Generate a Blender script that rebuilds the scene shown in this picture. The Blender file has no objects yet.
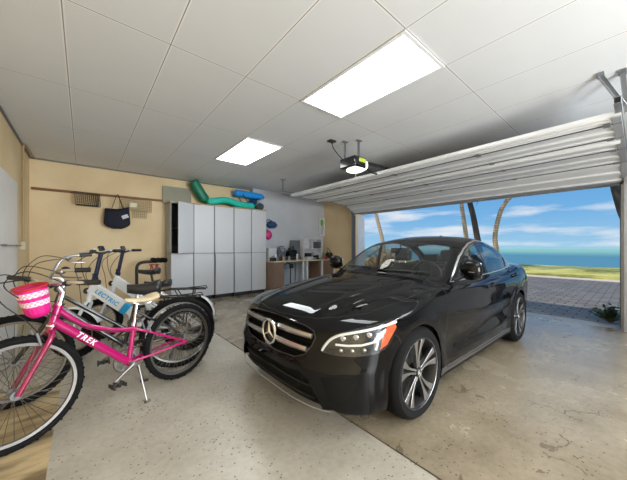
import bpy, bmesh, math, random
import numpy as np
from mathutils import Vector, Matrix, Euler
random.seed(7)
R = math.radians
scene = bpy.context.scene
COL = scene.collection

# ------------------------------------------------------------ camera
cam_data = bpy.data.cameras.new('camera')
cam = bpy.data.objects.new('camera', cam_data)
COL.objects.link(cam)
cam.location = (0, 0, 1.2)
cam.rotation_euler = (R(90), 0, R(-40))
cam_data.sensor_width = 36
cam_data.lens = 274 / 627 * 36
cam_data.shift_y = 7 / 627
cam_data.clip_start = 0.02
cam_data.clip_end = 6000
scene.camera = cam

# ------------------------------------------------------------ exposure
vs = scene.view_settings
vs.view_transform = 'Standard'
vs.look = 'None'
vs.exposure = 0.36
vs.gamma = 1.0
vs.use_curve_mapping = False

# ------------------------------------------------------------ world sky
world = bpy.data.worlds.new('sky')
scene.world = world
world.use_nodes = True
wn = world.node_tree.nodes
wl = world.node_tree.links
wn.clear()
w_out = wn.new('ShaderNodeOutputWorld')
w_bg = wn.new('ShaderNodeBackground')
w_tc = wn.new('ShaderNodeTexCoord')
w_sep = wn.new('ShaderNodeSeparateXYZ')
w_ramp = wn.new('ShaderNodeValToRGB')
w_ramp.color_ramp.elements[0].position = 0.0
w_ramp.color_ramp.elements[0].color = (0.36, 0.63, 0.85, 1)
w_ramp.color_ramp.elements[1].position = 0.30
w_ramp.color_ramp.elements[1].color = (0.07, 0.30, 0.72, 1)
e = w_ramp.color_ramp.elements.new(0.10)
e.color = (0.19, 0.47, 0.82, 1)
w_map = wn.new('ShaderNodeMapping')
w_map.inputs['Scale'].default_value = (1.5, 1.5, 9.0)
w_map.inputs['Location'].default_value = (0.35, 1.1, 0.3)
w_noise = wn.new('ShaderNodeTexNoise')
w_noise.inputs['Scale'].default_value = 2.2
w_noise.inputs['Detail'].default_value = 8
w_noise.inputs['Roughness'].default_value = 0.55
w_cr = wn.new('ShaderNodeValToRGB')
w_cr.color_ramp.elements[0].position = 0.50
w_cr.color_ramp.elements[0].color = (0, 0, 0, 1)
w_cr.color_ramp.elements[1].position = 0.66
w_cr.color_ramp.elements[1].color = (0.9, 0.9, 0.9, 1)
w_mix = wn.new('ShaderNodeMixRGB')
w_mix.inputs[2].default_value = (0.86, 0.90, 0.95, 1)
wl.new(w_tc.outputs['Generated'], w_sep.inputs[0])
wl.new(w_sep.outputs['Z'], w_ramp.inputs[0])
wl.new(w_tc.outputs['Generated'], w_map.inputs[0])
wl.new(w_map.outputs[0], w_noise.inputs['Vector'])
wl.new(w_noise.outputs['Fac'], w_cr.inputs[0])
wl.new(w_cr.outputs[0], w_mix.inputs[0])
wl.new(w_ramp.outputs[0], w_mix.inputs[1])
wl.new(w_mix.outputs[0], w_bg.inputs[0])
w_bg.inputs[1].default_value = 0.74
wl.new(w_bg.outputs[0], w_out.inputs[0])

# ------------------------------------------------------------ sun
sun_d = bpy.data.lights.new('sun', 'SUN')
sun_d.energy = 2.1
sun_d.angle = R(1.0)
sun_d.color = (1.0, 0.95, 0.86)
sun = bpy.data.objects.new('sun', sun_d)
COL.objects.link(sun)
sun.rotation_euler = (0, R(-28), R(-25))

PANEL_POWER = 9.0   # emission of the ceiling light diffusers

# added soft fill light behind the camera, lifts the ceiling and room
fa = bpy.data.lights.new('fill_behind', 'AREA'); fa.shape = 'RECTANGLE'; fa.size = 4.2; fa.size_y = 1.8
fa.energy = 430; fa.color = (0.93, 0.97, 1.0)
fo = bpy.data.objects.new('fill_behind', fa); COL.objects.link(fo)
fo.location = (1.6, -3.4, 1.1); fo.rotation_euler = (R(90+5), 0, R(20))

# ------------------------------------------------------------ materials
_m = {}
def mat(name, col, rough=0.5, metal=0.0, var=0.06, scale=8.0, bump=0.0, coat=0.0, spec=None, bscale=None):
    """principled material whose colour and roughness are broken up by noise"""
    if name in _m: return _m[name]
    m = bpy.data.materials.new(name); m.use_nodes = True
    n = m.node_tree.nodes; l = m.node_tree.links
    b = n['Principled BSDF']
    tc = n.new('ShaderNodeTexCoord'); no = n.new('ShaderNodeTexNoise')
    no.inputs['Scale'].default_value = scale; no.inputs['Detail'].default_value = 4
    l.new(tc.outputs['Object'], no.inputs['Vector'])
    mx = n.new('ShaderNodeMixRGB')
    lo = [max(0, c*(1-var)) for c in col[:3]]; hi = [min(1, c*(1+var)) for c in col[:3]]
    mx.inputs[1].default_value = (*lo, 1); mx.inputs[2].default_value = (*hi, 1)
    l.new(no.outputs['Fac'], mx.inputs[0]); l.new(mx.outputs[0], b.inputs['Base Color'])
    b.inputs['Roughness'].default_value = rough
    b.inputs['Metallic'].default_value = metal
    if coat: b.inputs['Coat Weight'].default_value = coat; b.inputs['Coat Roughness'].default_value = 0.03
    if spec is not None: b.inputs['Specular IOR Level'].default_value = spec
    if bump:
        bp = n.new('ShaderNodeBump'); bp.inputs['Strength'].default_value = bump
        bp.inputs['Distance'].default_value = 0.01
        n2 = n.new('ShaderNodeTexNoise'); n2.inputs['Scale'].default_value = bscale or scale*6
        n2.inputs['Detail'].default_value = 3
        l.new(tc.outputs['Object'], n2.inputs['Vector'])
        l.new(n2.outputs['Fac'], bp.inputs['Height']); l.new(bp.outputs[0], b.inputs['Normal'])
    _m[name] = m
    return m

def srgb(r, g, b):
    f = lambda c: (c/255/12.92) if c/255 <= 0.04045 else ((c/255+0.055)/1.055)**2.4
    return (f(r), f(g), f(b))

def emat(name, col, strength, tex=0.0):
    if name in _m: return _m[name]
    m = bpy.data.materials.new(name); m.use_nodes = True
    n = m.node_tree.nodes; l = m.node_tree.links
    b = n['Principled BSDF']
    b.inputs['Base Color'].default_value = (*col, 1)
    b.inputs['Emission Color'].default_value = (*col, 1)
    b.inputs['Emission Strength'].default_value = strength
    _m[name] = m
    return m

def glass(name, col=(0.02, 0.025, 0.03), alpha=0.55, rough=0.02):
    """thin tinted pane: glossy reflection over tinted transparency"""
    if name in _m: return _m[name]
    m = bpy.data.materials.new(name); m.use_nodes = True
    n = m.node_tree.nodes; l = m.node_tree.links
    n.clear()
    o = n.new('ShaderNodeOutputMaterial'); g = n.new('ShaderNodeBsdfGlossy'); t = n.new('ShaderNodeBsdfTransparent')
    g.inputs['Roughness'].default_value = rough
    g.inputs['Color'].default_value = (0.95, 0.97, 1, 1)
    t.inputs['Color'].default_value = (*col, 1)
    lw = n.new('ShaderNodeLayerWeight'); lw.inputs['Blend'].default_value = 0.5
    fp = n.new('ShaderNodeMath'); fp.operation = 'POWER'; fp.inputs[1].default_value = 4.0; l.new(lw.outputs['Facing'], fp.inputs[0])
    fr = n.new('ShaderNodeMath'); fr.operation = 'MULTIPLY_ADD'; fr.inputs[1].default_value = 0.9; fr.inputs[2].default_value = 0.04; l.new(fp.outputs[0], fr.inputs[0])
    ns = n.new('ShaderNodeTexNoise'); ns.inputs['Scale'].default_value = 2.0
    mu = n.new('ShaderNodeMath'); mu.operation = 'MULTIPLY_ADD'
    mu.inputs[1].default_value = 0.02; l.new(ns.outputs['Fac'], mu.inputs[0]); l.new(fr.outputs[0], mu.inputs[2])
    mx = n.new('ShaderNodeMixShader')
    l.new(mu.outputs[0], mx.inputs[0]); l.new(t.outputs[0], mx.inputs[1]); l.new(g.outputs[0], mx.inputs[2])
    l.new(mx.outputs[0], o.inputs[0])
    _m[name] = m
    return m

# ------------------------------------------------------------ mesh helpers
class MB:
    def __init__(s): s.v = []; s.f = []; s.mi = []
    def add(s, vs_, fs, mi=0):
        o = len(s.v); s.v.extend([tuple(p) for p in vs_]); s.f.extend([tuple(i+o for i in q) for q in fs])
        s.mi.extend([mi]*len(fs)); return s
    def box(s, c, d, rot=None, mi=0):
        x, y, z = d[0]/2, d[1]/2, d[2]/2
        P = [Vector((a*x, b*y, e_*z)) for a in (-1, 1) for b in (-1, 1) for e_ in (-1, 1)]
        M = Euler(rot).to_matrix() if rot else Matrix.Identity(3)
        C_ = Vector(c)
        return s.add([C_ + M @ p for p in P], [(0,1,3,2),(4,6,7,5),(0,4,5,1),(2,3,7,6),(0,2,6,4),(1,5,7,3)], mi)
    def bb(s, a, b, mi=0):
        return s.box([(a[i]+b[i])/2 for i in range(3)], [abs(b[i]-a[i]) for i in range(3)], None, mi)
    def beam(s, p, q, w, h, up=(0,0,1), mi=0):
        p, q = Vector(p), Vector(q); d = (q-p).normalized(); up = Vector(up)
        sd = d.cross(up)
        if sd.length < 1e-4: sd = d.cross(Vector((1,0,0)))
        sd.normalize(); u = sd.cross(d)
        P = []
        for e_ in (p, q):
            for a, b in ((-1,-1),(1,-1),(1,1),(-1,1)): P.append(e_ + sd*a*w/2 + u*b*h/2)
        return s.add(P, [(0,1,2,3),(7,6,5,4),(0,4,5,1),(1,5,6,2),(2,6,7,3),(3,7,4,0)], mi)
    def tube(s, pts, r, n=10, closed=False, mi=0, flat=1.0, up=None):
        pts = [Vector(p) for p in pts]; k = len(pts)
        rs = r if isinstance(r, (list, tuple)) else [r]*k
        T = []
        for i in range(k):
            if closed: t = pts[(i+1) % k]-pts[i-1]
            else: t = pts[min(i+1, k-1)]-pts[max(i-1, 0)]
            T.append(t.normalized() if t.length > 1e-9 else Vector((0,0,1)))
        a = Vector(up) if up else Vector((0,0,1))
        if abs(T[0].dot(a)) > 0.95: a = Vector((1,0,0))
        nrm = (a - T[0]*a.dot(T[0])).normalized()
        V = []; 
        for i in range(k):
            nrm = (nrm - T[i]*nrm.dot(T[i]))
            if nrm.length < 1e-6: nrm = T[i].orthogonal()
            nrm.normalize(); b = T[i].cross(nrm)
            for j in range(n):
                an = 2*math.pi*j/n
                V.append(pts[i] + nrm*math.cos(an)*rs[i]*flat + b*math.sin(an)*rs[i])
        Fs = []
        for i in range(k if closed else k-1):
            i2 = (i+1) % k
            for j in range(n):
                j2 = (j+1) % n
                Fs.append((i*n+j, i*n+j2, i2*n+j2, i2*n+j))
        if not closed:
            Fs.append(tuple(range(n-1, -1, -1))); Fs.append(tuple((k-1)*n+j for j in range(n)))
        return s.add(V, Fs, mi)
    def lathe(s, prof, c=(0,0,0), axis='z', n=24, mi=0, closed=False):
        V = []; k = len(prof)
        for (r, h) in prof:
            for j in range(n):
                a = 2*math.pi*j/n
                if axis == 'z': p = (r*math.cos(a), r*math.sin(a), h)
                elif axis == 'y': p = (r*math.cos(a), h, r*math.sin(a))
                else: p = (h, r*math.cos(a), r*math.sin(a))
                V.append((p[0]+c[0], p[1]+c[1], p[2]+c[2]))
        Fs = []
        for i in range(k if closed else k-1):
            i2 = (i+1) % k
            for j in range(n):
                j2 = (j+1) % n
                Fs.append((i*n+j, i*n+j2, i2*n+j2, i2*n+j))
        if not closed:
            if prof[0][0] > 1e-5: Fs.append(tuple(range(n-1,-1,-1)))
            if prof[-1][0] > 1e-5: Fs.append(tuple((k-1)*n+j for j in range(n)))
        return s.add(V, Fs, mi)
    def ell(s, c, r, n=16, m=10, rot=None, mi=0, pw=1.0):
        V = []; M = Euler(rot).to_matrix() if rot else Matrix.Identity(3)
        sg = lambda t: math.copysign(abs(t)**pw, t)
        for i in range(m+1):
            ph = math.pi*i/m - math.pi/2
            for j in range(n):
                th = 2*math.pi*j/n
                V.append(Vector(c) + M @ Vector((r[0]*sg(math.cos(ph))*sg(math.cos(th)), r[1]*sg(math.cos(ph))*sg(math.sin(th)), r[2]*sg(math.sin(ph)))))
        Fs = [(i*n+j, i*n+(j+1) % n, (i+1)*n+(j+1) % n, (i+1)*n+j) for i in range(m) for j in range(n)]
        return s.add(V, Fs, mi)
    def prism(s, poly, fn, a, b, mi=0):
        """poly: 2D outline, fn(u,v,w) gives the 3D point, extruded from w=a to w=b"""
        k = len(poly)
        V = [fn(u, v, a) for u, v in poly] + [fn(u, v, b) for u, v in poly]
        Fs = [tuple(range(k-1,-1,-1)), tuple(range(k, 2*k))] + [(i, (i+1) % k, k+(i+1) % k, k+i) for i in range(k)]
        return s.add(V, Fs, mi)
    def build(s, name, m, parent=None, smooth=40, bevel=0, loc=None, rot=None, seg=2, fix=True):
        me = bpy.data.meshes.new(name)
        me.from_pydata([tuple(p) for p in s.v], [], s.f)
        ms = m if isinstance(m, (list, tuple)) else [m]
        for q in ms: me.materials.append(q)
        if len(ms) > 1:
            me.polygons.foreach_set('material_index', s.mi)
        if fix:
            bm = bmesh.new(); bm.from_mesh(me)
            bmesh.ops.remove_doubles(bm, verts=bm.verts, dist=1e-6)
            bmesh.ops.recalc_face_normals(bm, faces=bm.faces)
            bm.to_mesh(me); bm.free()
        if smooth:
            me.polygons.foreach_set('use_smooth', [True]*len(me.polygons))
            me.set_sharp_from_angle(angle=R(smooth))
        o = bpy.data.objects.new(name, me); COL.objects.link(o)
        if parent: o.parent = parent
        if loc: o.location = loc
        if rot: o.rotation_euler = rot
        if bevel:
            bv = o.modifiers.new('bevel', 'BEVEL'); bv.width = bevel; bv.segments = seg; bv.limit_method = 'ANGLE'
        return o

def thing(name, label, cat, loc=(0,0,0), rz=0, group=None):
    o = bpy.data.objects.new(name, None); COL.objects.link(o)
    o.empty_display_size = 0.1
    o.location = loc; o.rotation_euler = (0, 0, rz)
    o['label'] = label; o['category'] = cat
    if group: o['group'] = group
    return o
def tag(o, label, cat, group=None, kind=None):
    o['label'] = label; o['category'] = cat
    if group: o['group'] = group
    if kind: o['kind'] = kind
    return o
def struct(o, label=None):
    o['kind'] = 'structure'
    if label: o['label'] = label
    return o
def kids(o): return [c for c in bpy.data.objects if c.parent == o]
def copy_tree(o, parent=None):
    ch = kids(o)
    c = o.copy(); COL.objects.link(c)
    if parent: c.parent = parent
    for q in ch: copy_tree(q, c)
    return c

def text(name, body, size, m, parent, M, depth=0.001, shear=0.0, bold=0.0, spacing=1.0):
    cu = bpy.data.curves.new(name, 'FONT'); cu.body = body; cu.size = size
    cu.extrude = depth; cu.shear = shear; cu.offset = bold; cu.space_character = spacing
    cu.align_x = 'CENTER'; cu.align_y = 'CENTER'
    t = bpy.data.objects.new('tmp_text', cu); COL.objects.link(t)
    dg = bpy.context.evaluated_depsgraph_get()
    me = bpy.data.meshes.new_from_object(t.evaluated_get(dg))
    bpy.data.objects.remove(t)
    me.name = name
    me.materials.clear(); me.materials.append(m)
    o = bpy.data.objects.new(name, me); COL.objects.link(o)
    if parent: o.parent = parent
    me.transform(M)
    return o

def smooth_pts(P, n=6, closed=False):
    """Catmull-Rom through points"""
    P = [Vector(p) for p in P]; out = []; k = len(P)
    rng = range(k if closed else k-1)
    for i in rng:
        if closed: a, b, c, d = P[i-1], P[i], P[(i+1) % k], P[(i+2) % k]
        else: a, b, c, d = P[max(i-1, 0)], P[i], P[i+1], P[min(i+2, k-1)]
        for j in range(n):
            t = j/n
            out.append(0.5*((2*b)+(c-a)*t+(2*a-5*b+4*c-d)*t*t+(3*b-3*c+d-a)*t**3))
    if not closed: out.append(P[-1])
    return out

# shared materials
M_white = mat('white_paint', srgb(225, 227, 230), 0.35)
M_cab = mat('cabinet_laminate', srgb(205, 208, 213), 0.38, var=0.02)
M_cabside = mat('cabinet_side_grey', srgb(176, 180, 186), 0.45, var=0.03)
M_alu = mat('galvanised_steel', srgb(150, 153, 157), 0.45, 0.8, var=0.1, scale=20)
M_chrome = mat('chrome', (0.85, 0.85, 0.86), 0.12, 1.0, var=0.02)
M_silver = mat('satin_silver', (0.70, 0.70, 0.71), 0.28, 1.0, var=0.04)
M_black = mat('black_plastic', (0.012, 0.012, 0.013), 0.45, var=0.2)
M_blackg = mat('gloss_black', (0.006, 0.006, 0.007), 0.12, coat=0.5)
M_rubber = mat('tyre_rubber', (0.006, 0.006, 0.0065), 0.8, spec=0.15, var=0.25, scale=30, bump=0.15)
M_grey = mat('grey_plastic', srgb(120, 122, 126), 0.5)
M_wood = mat('raw_wood', srgb(196, 168, 122), 0.6, var=0.18, scale=4, bump=0.1)
# ================================================================ ROOM
XL, XD, YB, YF, ZC = -0.72, 5.98, 6.80, -3.6, 2.758
YD0, YD1, ZH = 0.17, 5.24, 2.17         # door opening
T = 0.2

def node_mat(name):
    m = bpy.data.materials.new(name); m.use_nodes = True
    return m, m.node_tree.nodes, m.node_tree.links, m.node_tree.nodes['Principled BSDF']

# ---- floor material
m_floor, n, l, b = node_mat('sealed_concrete')
tc = n.new('ShaderNodeTexCoord'); sep = n.new('ShaderNodeSeparateXYZ'); l.new(tc.outputs['Object'], sep.inputs[0])
big = n.new('ShaderNodeTexNoise'); big.inputs['Scale'].default_value = 1.1; big.inputs['Detail'].default_value = 6; big.inputs['Roughness'].default_value = 0.6
l.new(tc.outputs['Object'], big.inputs['Vector'])
fine = n.new('ShaderNodeTexNoise'); fine.inputs['Scale'].default_value = 26; fine.inputs['Detail'].default_value = 4
l.new(tc.outputs['Object'], fine.inputs['Vector'])
r1 = n.new('ShaderNodeValToRGB'); r1.color_ramp.elements[0].position = 0.35; r1.color_ramp.elements[1].position = 0.68
r1.color_ramp.elements[0].color = (*srgb(162, 156, 143), 1); r1.color_ramp.elements[1].color = (*srgb(190, 186, 175), 1)
l.new(big.outputs['Fac'], r1.inputs[0])
r2 = n.new('ShaderNodeValToRGB'); r2.color_ramp.elements[0].position = 0.28; r2.color_ramp.elements[1].position = 0.74
r2.color_ramp.elements[0].color = (*srgb(114, 102, 82), 1); r2.color_ramp.elements[1].color = (*srgb(166, 155, 135), 1)
l.new(big.outputs['Fac'], r2.inputs[0])
gt = n.new('ShaderNodeMath'); gt.operation = 'GREATER_THAN'; gt.inputs[1].default_value = 1.41; l.new(sep.outputs['X'], gt.inputs[0])
gy = n.new('ShaderNodeMath'); gy.operation = 'LESS_THAN'; gy.inputs[1].default_value = 4.4; l.new(sep.outputs['Y'], gy.inputs[0])
mx = n.new('ShaderNodeMixRGB'); l.new(gt.outputs[0], mx.inputs[0]); l.new(r1.outputs[0], mx.inputs[1]); l.new(r2.outputs[0], mx.inputs[2])
# dark paint chips
vo = n.new('ShaderNodeTexVoronoi'); vo.inputs['Scale'].default_value = 44; l.new(tc.outputs['Object'], vo.inputs['Vector'])
cm = n.new('ShaderNodeTexNoise'); cm.inputs['Scale'].default_value = 2.4; cm.inputs['Detail'].default_value = 5; l.new(tc.outputs['Object'], cm.inputs['Vector'])
th = n.new('ShaderNodeMath'); th.operation = 'MULTIPLY'; th.inputs[1].default_value = 0.52; l.new(cm.outputs['Fac'], th.inputs[0])
th2 = n.new('ShaderNodeMath'); th2.operation = 'SUBTRACT'; th2.inputs[1].default_value = 0.05; l.new(th.outputs[0], th2.inputs[0])
sp = n.new('ShaderNodeMath'); sp.operation = 'LESS_THAN'; l.new(vo.outputs['Distance'], sp.inputs[0]); l.new(th2.outputs[0], sp.inputs[1])
spw = n.new('ShaderNodeTexWhiteNoise'); l.new(vo.outputs['Position'], spw.inputs['Vector'])
sp3 = n.new('ShaderNodeMath'); sp3.operation = 'GREATER_THAN'; sp3.inputs[1].default_value = 0.62; l.new(spw.outputs['Value'], sp3.inputs[0])
sp2 = n.new('ShaderNodeMath'); sp2.operation = 'MULTIPLY'; l.new(sp.outputs[0], sp2.inputs[0]); l.new(sp3.outputs[0], sp2.inputs[1])
sp4 = n.new('ShaderNodeMath'); sp4.operation = 'MULTIPLY'; sp4.inputs[1].default_value = 0.85; l.new(sp2.outputs[0], sp4.inputs[0])
mx2 = n.new('ShaderNodeMixRGB'); mx2.inputs[2].default_value = (*srgb(80, 70, 56), 1)
l.new(sp4.outputs[0], mx2.inputs[0]); l.new(mx.outputs[0], mx2.inputs[1])
# fine mottling
mx3 = n.new('ShaderNodeMixRGB'); mx3.blend_type = 'MULTIPLY'; mx3.inputs[0].default_value = 0.35
fr_ = n.new('ShaderNodeValToRGB'); fr_.color_ramp.elements[0].position = 0.3; fr_.color_ramp.elements[0].color = (0.62, 0.6, 0.55, 1); fr_.color_ramp.elements[1].position = 0.6
l.new(fine.outputs['Fac'], fr_.inputs[0]); l.new(mx2.outputs[0], mx3.inputs[1]); l.new(fr_.outputs[0], mx3.inputs[2])
# hairline cracks and scuffs on the bay side
dn = n.new('ShaderNodeTexNoise'); dn.inputs['Scale'].default_value = 3.0; dn.inputs['Detail'].default_value = 5; l.new(tc.outputs['Object'], dn.inputs['Vector'])
dm = n.new('ShaderNodeMixRGB'); dm.inputs[0].default_value = 0.35; l.new(tc.outputs['Object'], dm.inputs[1]); l.new(dn.outputs['Color'], dm.inputs[2])
ck_ = n.new('ShaderNodeTexVoronoi'); ck_.feature = 'DISTANCE_TO_EDGE'; ck_.inputs['Scale'].default_value = 2.6; l.new(dm.outputs[0], ck_.inputs['Vector'])
cl = n.new('ShaderNodeMath'); cl.operation = 'LESS_THAN'; cl.inputs[1].default_value = 0.010; l.new(ck_.outputs['Distance'], cl.inputs[0])
cn = n.new('ShaderNodeMath'); cn.operation = 'GREATER_THAN'; cn.inputs[1].default_value = 0.53; l.new(cm.outputs['Fac'], cn.inputs[0])
cc1 = n.new('ShaderNodeMath'); cc1.operation = 'MULTIPLY'; l.new(cl.outputs[0], cc1.inputs[0]); l.new(cn.outputs[0], cc1.inputs[1])
cc2 = n.new('ShaderNodeMath'); cc2.operation = 'MULTIPLY'; l.new(cc1.outputs[0], cc2.inputs[0]); l.new(gt.outputs[0], cc2.inputs[1])
cc3 = n.new('ShaderNodeMath'); cc3.operation = 'MULTIPLY'; cc3.inputs[1].default_value = 0.6; l.new(cc2.outputs[0], cc3.inputs[0])
mx4 = n.new('ShaderNodeMixRGB'); mx4.inputs[2].default_value = (*srgb(84, 74, 58), 1); l.new(cc3.outputs[0], mx4.inputs[0]); l.new(mx3.outputs[0], mx4.inputs[1])
l.new(mx4.outputs[0], b.inputs['Base Color'])
rr = n.new('ShaderNodeMapRange'); rr.inputs['From Min'].default_value = 0.3; rr.inputs['From Max'].default_value = 0.7
rr.inputs['To Min'].default_value = 0.10; rr.inputs['To Max'].default_value = 0.36; l.new(big.outputs['Fac'], rr.inputs[0])
ra = n.new('ShaderNodeMath'); ra.operation = 'MULTIPLY_ADD'; ra.inputs[1].default_value = -0.15; 
rb = n.new('ShaderNodeMath'); rb.operation = 'ADD'; rb.inputs[1].default_value = 0.16; l.new(rr.outputs[0], rb.inputs[0])
l.new(gt.outputs[0], ra.inputs[0]); l.new(rb.outputs[0], ra.inputs[2]); l.new(ra.outputs[0], b.inputs['Roughness'])
b.inputs['Specular IOR Level'].default_value = 0.6
bp = n.new('ShaderNodeBump'); bp.inputs['Strength'].default_value = 0.05; bp.inputs['Distance'].default_value = 0.01
l.new(fine.outputs['Fac'], bp.inputs['Height']); l.new(bp.outputs[0], b.inputs['Normal'])

J = 1.41
fl = MB()
fl.bb((XL-T, YF-T, -0.12), (J-0.006, YB+T, 0)); fl.bb((J+0.006, YF-T, -0.12), (XD+0.0, YB+T, 0))
o = fl.build('floor', m_floor); struct(o)
jt = MB(); jt.bb((J-0.006, YF, -0.1), (J+0.006, YB, -0.006))
struct(jt.build('trim_1', mat('joint_filler', srgb(74, 66, 54), 0.8)))
sl = MB(); sl.bb((XD+0.012, YF-T, -0.14), (XD+0.36, YB+T, -0.012)); struct(sl.build('trim_2', mat('apron_concrete', srgb(160, 158, 152), 0.6, var=0.12, scale=3, bump=0.2)))

# ---- ceiling: tiles 0.6224 x 1.246 with thin dark seams
m_ceil, n, l, b = node_mat('ceiling_tile')
TX0, TX, TY0, TY = -0.108, 0.6224, 1.075, 1.246
tc = n.new('ShaderNodeTexCoord'); sep = n.new('ShaderNodeSeparateXYZ'); l.new(tc.outputs['Object'], sep.inputs[0])
def seam(out, off, per, w):
    a = n.new('ShaderNodeMath'); a.operation = 'SUBTRACT'; a.inputs[1].default_value = off - 50*per; l.new(out, a.inputs[0])
    c = n.new('ShaderNodeMath'); c.operation = 'PINGPONG'; c.inputs[1].default_value = per/2; l.new(a.outputs[0], c.inputs[0])
    d = n.new('ShaderNodeMath'); d.operation = 'LESS_THAN'; d.inputs[1].default_value = w; l.new(c.outputs[0], d.inputs[0])
    return d
s1 = seam(sep.outputs['X'], TX0, TX, 0.0032); s2 = seam(sep.outputs['Y'], TY0, TY, 0.0032)
mxs = n.new('ShaderNodeMath'); mxs.operation = 'MAXIMUM'; l.new(s1.outputs[0], mxs.inputs[0]); l.new(s2.outputs[0], mxs.inputs[1])
s1b = seam(sep.outputs['X'], TX0, TX, 0.013); s2b = seam(sep.outputs['Y'], TY0, TY, 0.013)
mxb = n.new('ShaderNodeMath'); mxb.operation = 'MAXIMUM'; l.new(s1b.outputs[0], mxb.inputs[0]); l.new(s2b.outputs[0], mxb.inputs[1])
no = n.new('ShaderNodeTexNoise'); no.inputs['Scale'].default_value = 2; l.new(tc.outputs['Object'], no.inputs['Vector'])
cr = n.new('ShaderNodeValToRGB'); cr.color_ramp.elements[0].color = (*srgb(214, 216, 219), 1); cr.color_ramp.elements[1].color = (*srgb(222, 224, 226), 1)
l.new(no.outputs['Fac'], cr.inputs[0])
m0 = n.new('ShaderNodeMixRGB'); m0.inputs[2].default_value = (*srgb(232, 232, 232), 1); l.new(mxb.outputs[0], m0.inputs[0]); l.new(cr.outputs[0], m0.inputs[1])
m1 = n.new('ShaderNodeMixRGB'); m1.inputs[2].default_value = (*srgb(128, 128, 130), 1); l.new(mxs.outputs[0], m1.inputs[0]); l.new(m0.outputs[0], m1.inputs[1])
l.new(m1.outputs[0], b.inputs['Base Color']); b.inputs['Roughness'].default_value = 0.7
c_ = MB(); c_.bb((XL-T, YF-T, ZC), (XD+0.35, YB+T, ZC+0.15)); struct(c_.build('ceiling', m_ceil))

# ---- walls
def wall_mat(name, c1, c2, scale=1.4):
    m, n, l, b = node_mat(name)
    tc = n.new('ShaderNodeTexCoord'); no = n.new('ShaderNodeTexNoise'); no.inputs['Scale'].default_value = scale; no.inputs['Detail'].default_value = 6
    l.new(tc.outputs['Object'], no.inputs['Vector'])
    cr = n.new('ShaderNodeValToRGB'); cr.color_ramp.elements[0].position = 0.35; cr.color_ramp.elements[1].position = 0.65
    cr.color_ramp.elements[0].color = (*c1, 1); cr.color_ramp.elements[1].color = (*c2, 1)
    l.new(no.outputs['Fac'], cr.inputs[0]); l.new(cr.outputs[0], b.inputs['Base Color']); b.inputs['Roughness'].default_value = 0.8
    f = n.new('ShaderNodeTexNoise'); f.inputs['Scale'].default_value = 90; l.new(tc.outputs['Object'], f.inputs['Vector'])
    bp = n.new('ShaderNodeBump'); bp.inputs['Strength'].default_value = 0.12; bp.inputs['Distance'].default_value = 0.004
    l.new(f.outputs['Fac'], bp.inputs['Height']); l.new(bp.outputs[0], b.inputs['Normal'])
    return m
m_tan = wall_mat('tan_stucco', srgb(222, 198, 156), srgb(233, 212, 172))
m_graywall = wall_mat('pale_grey_board', srgb(190, 194, 202), srgb(202, 206, 213))
w = MB(); w.bb((XL-T, YF-T, 0), (XL, YB+T, ZC)); struct(w.build('wall_left', m_tan))
w = MB(); w.bb((XL, YB, 0), (XD+0.3, YB+T, ZC)); struct(w.build('wall_back', m_tan))
w = MB(); w.bb((XL, YF-T, 0), (XD+0.3, YF, ZC)); struct(w.build('wall_front', m_graywall))
# grey lining of the back wall above the workbench
w = MB(); w.bb((3.45, YB-0.19, 0), (XD, YB, ZC)); struct(w.build('wall_back_lining', m_graywall), 'pale grey lined part of the back wall above the workbench')
# wall of the garage door
w = MB()
w.bb((XD, YD1, 0), (XD+0.3, YB, ZC)); w.bb((XD, YD0, ZH), (XD+0.3, YD1, ZC))
struct(w.build('wall_right', m_tan))
w = MB(); w.bb((XD, YF, 0), (XD+0.3, YD0, ZC)); struct(w.build('wall_right_end', wall_mat('mid_grey_wall', srgb(140,146,152), srgb(150,156,162))), 'grey wall beside the right door post')
# white jamb trims and header trim
w = MB(); w.bb((XD+0.08, YD1-0.025, 0), (XD+0.36, YD1, ZH)); struct(w.build('trim_3', M_white))
w = MB(); w.bb((XD+0.05, YD0, 0), (XD+0.36, YD0+0.02, ZH)); struct(w.build('trim_4', mat('grey_jamb', srgb(104, 108, 116), 0.5)))
w = MB(); w.bb((XD-0.0, YD0, ZH-0.03), (XD+0.3, YD1, ZH)); struct(w.build('trim_5', mat('grey_header', srgb(165, 168, 172), 0.5)))
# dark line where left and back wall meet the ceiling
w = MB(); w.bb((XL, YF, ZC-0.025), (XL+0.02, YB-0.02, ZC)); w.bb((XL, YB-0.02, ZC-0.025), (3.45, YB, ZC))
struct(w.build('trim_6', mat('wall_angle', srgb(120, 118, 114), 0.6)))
# exterior outline of the house so that the building stands in its own shade
# ---- white door in left wall
d = MB(); d.bb((XL, 3.9, 0.01), (XL+0.035, 5.42, 2.07)); dr = struct(d.build('door_1', M_white, bevel=0.004))
d = MB(); d.tube([(XL+0.07, 3.95, 1.22), (XL+0.07, 5.44, 1.22)], 0.007); d.box((XL+0.052, 5.3, 1.22), (0.04, 0.025, 0.025)); d.box((XL+0.052, 4.5, 1.22), (0.04, 0.025, 0.025)); d.build('door_bar', M_grey, dr)

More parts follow.
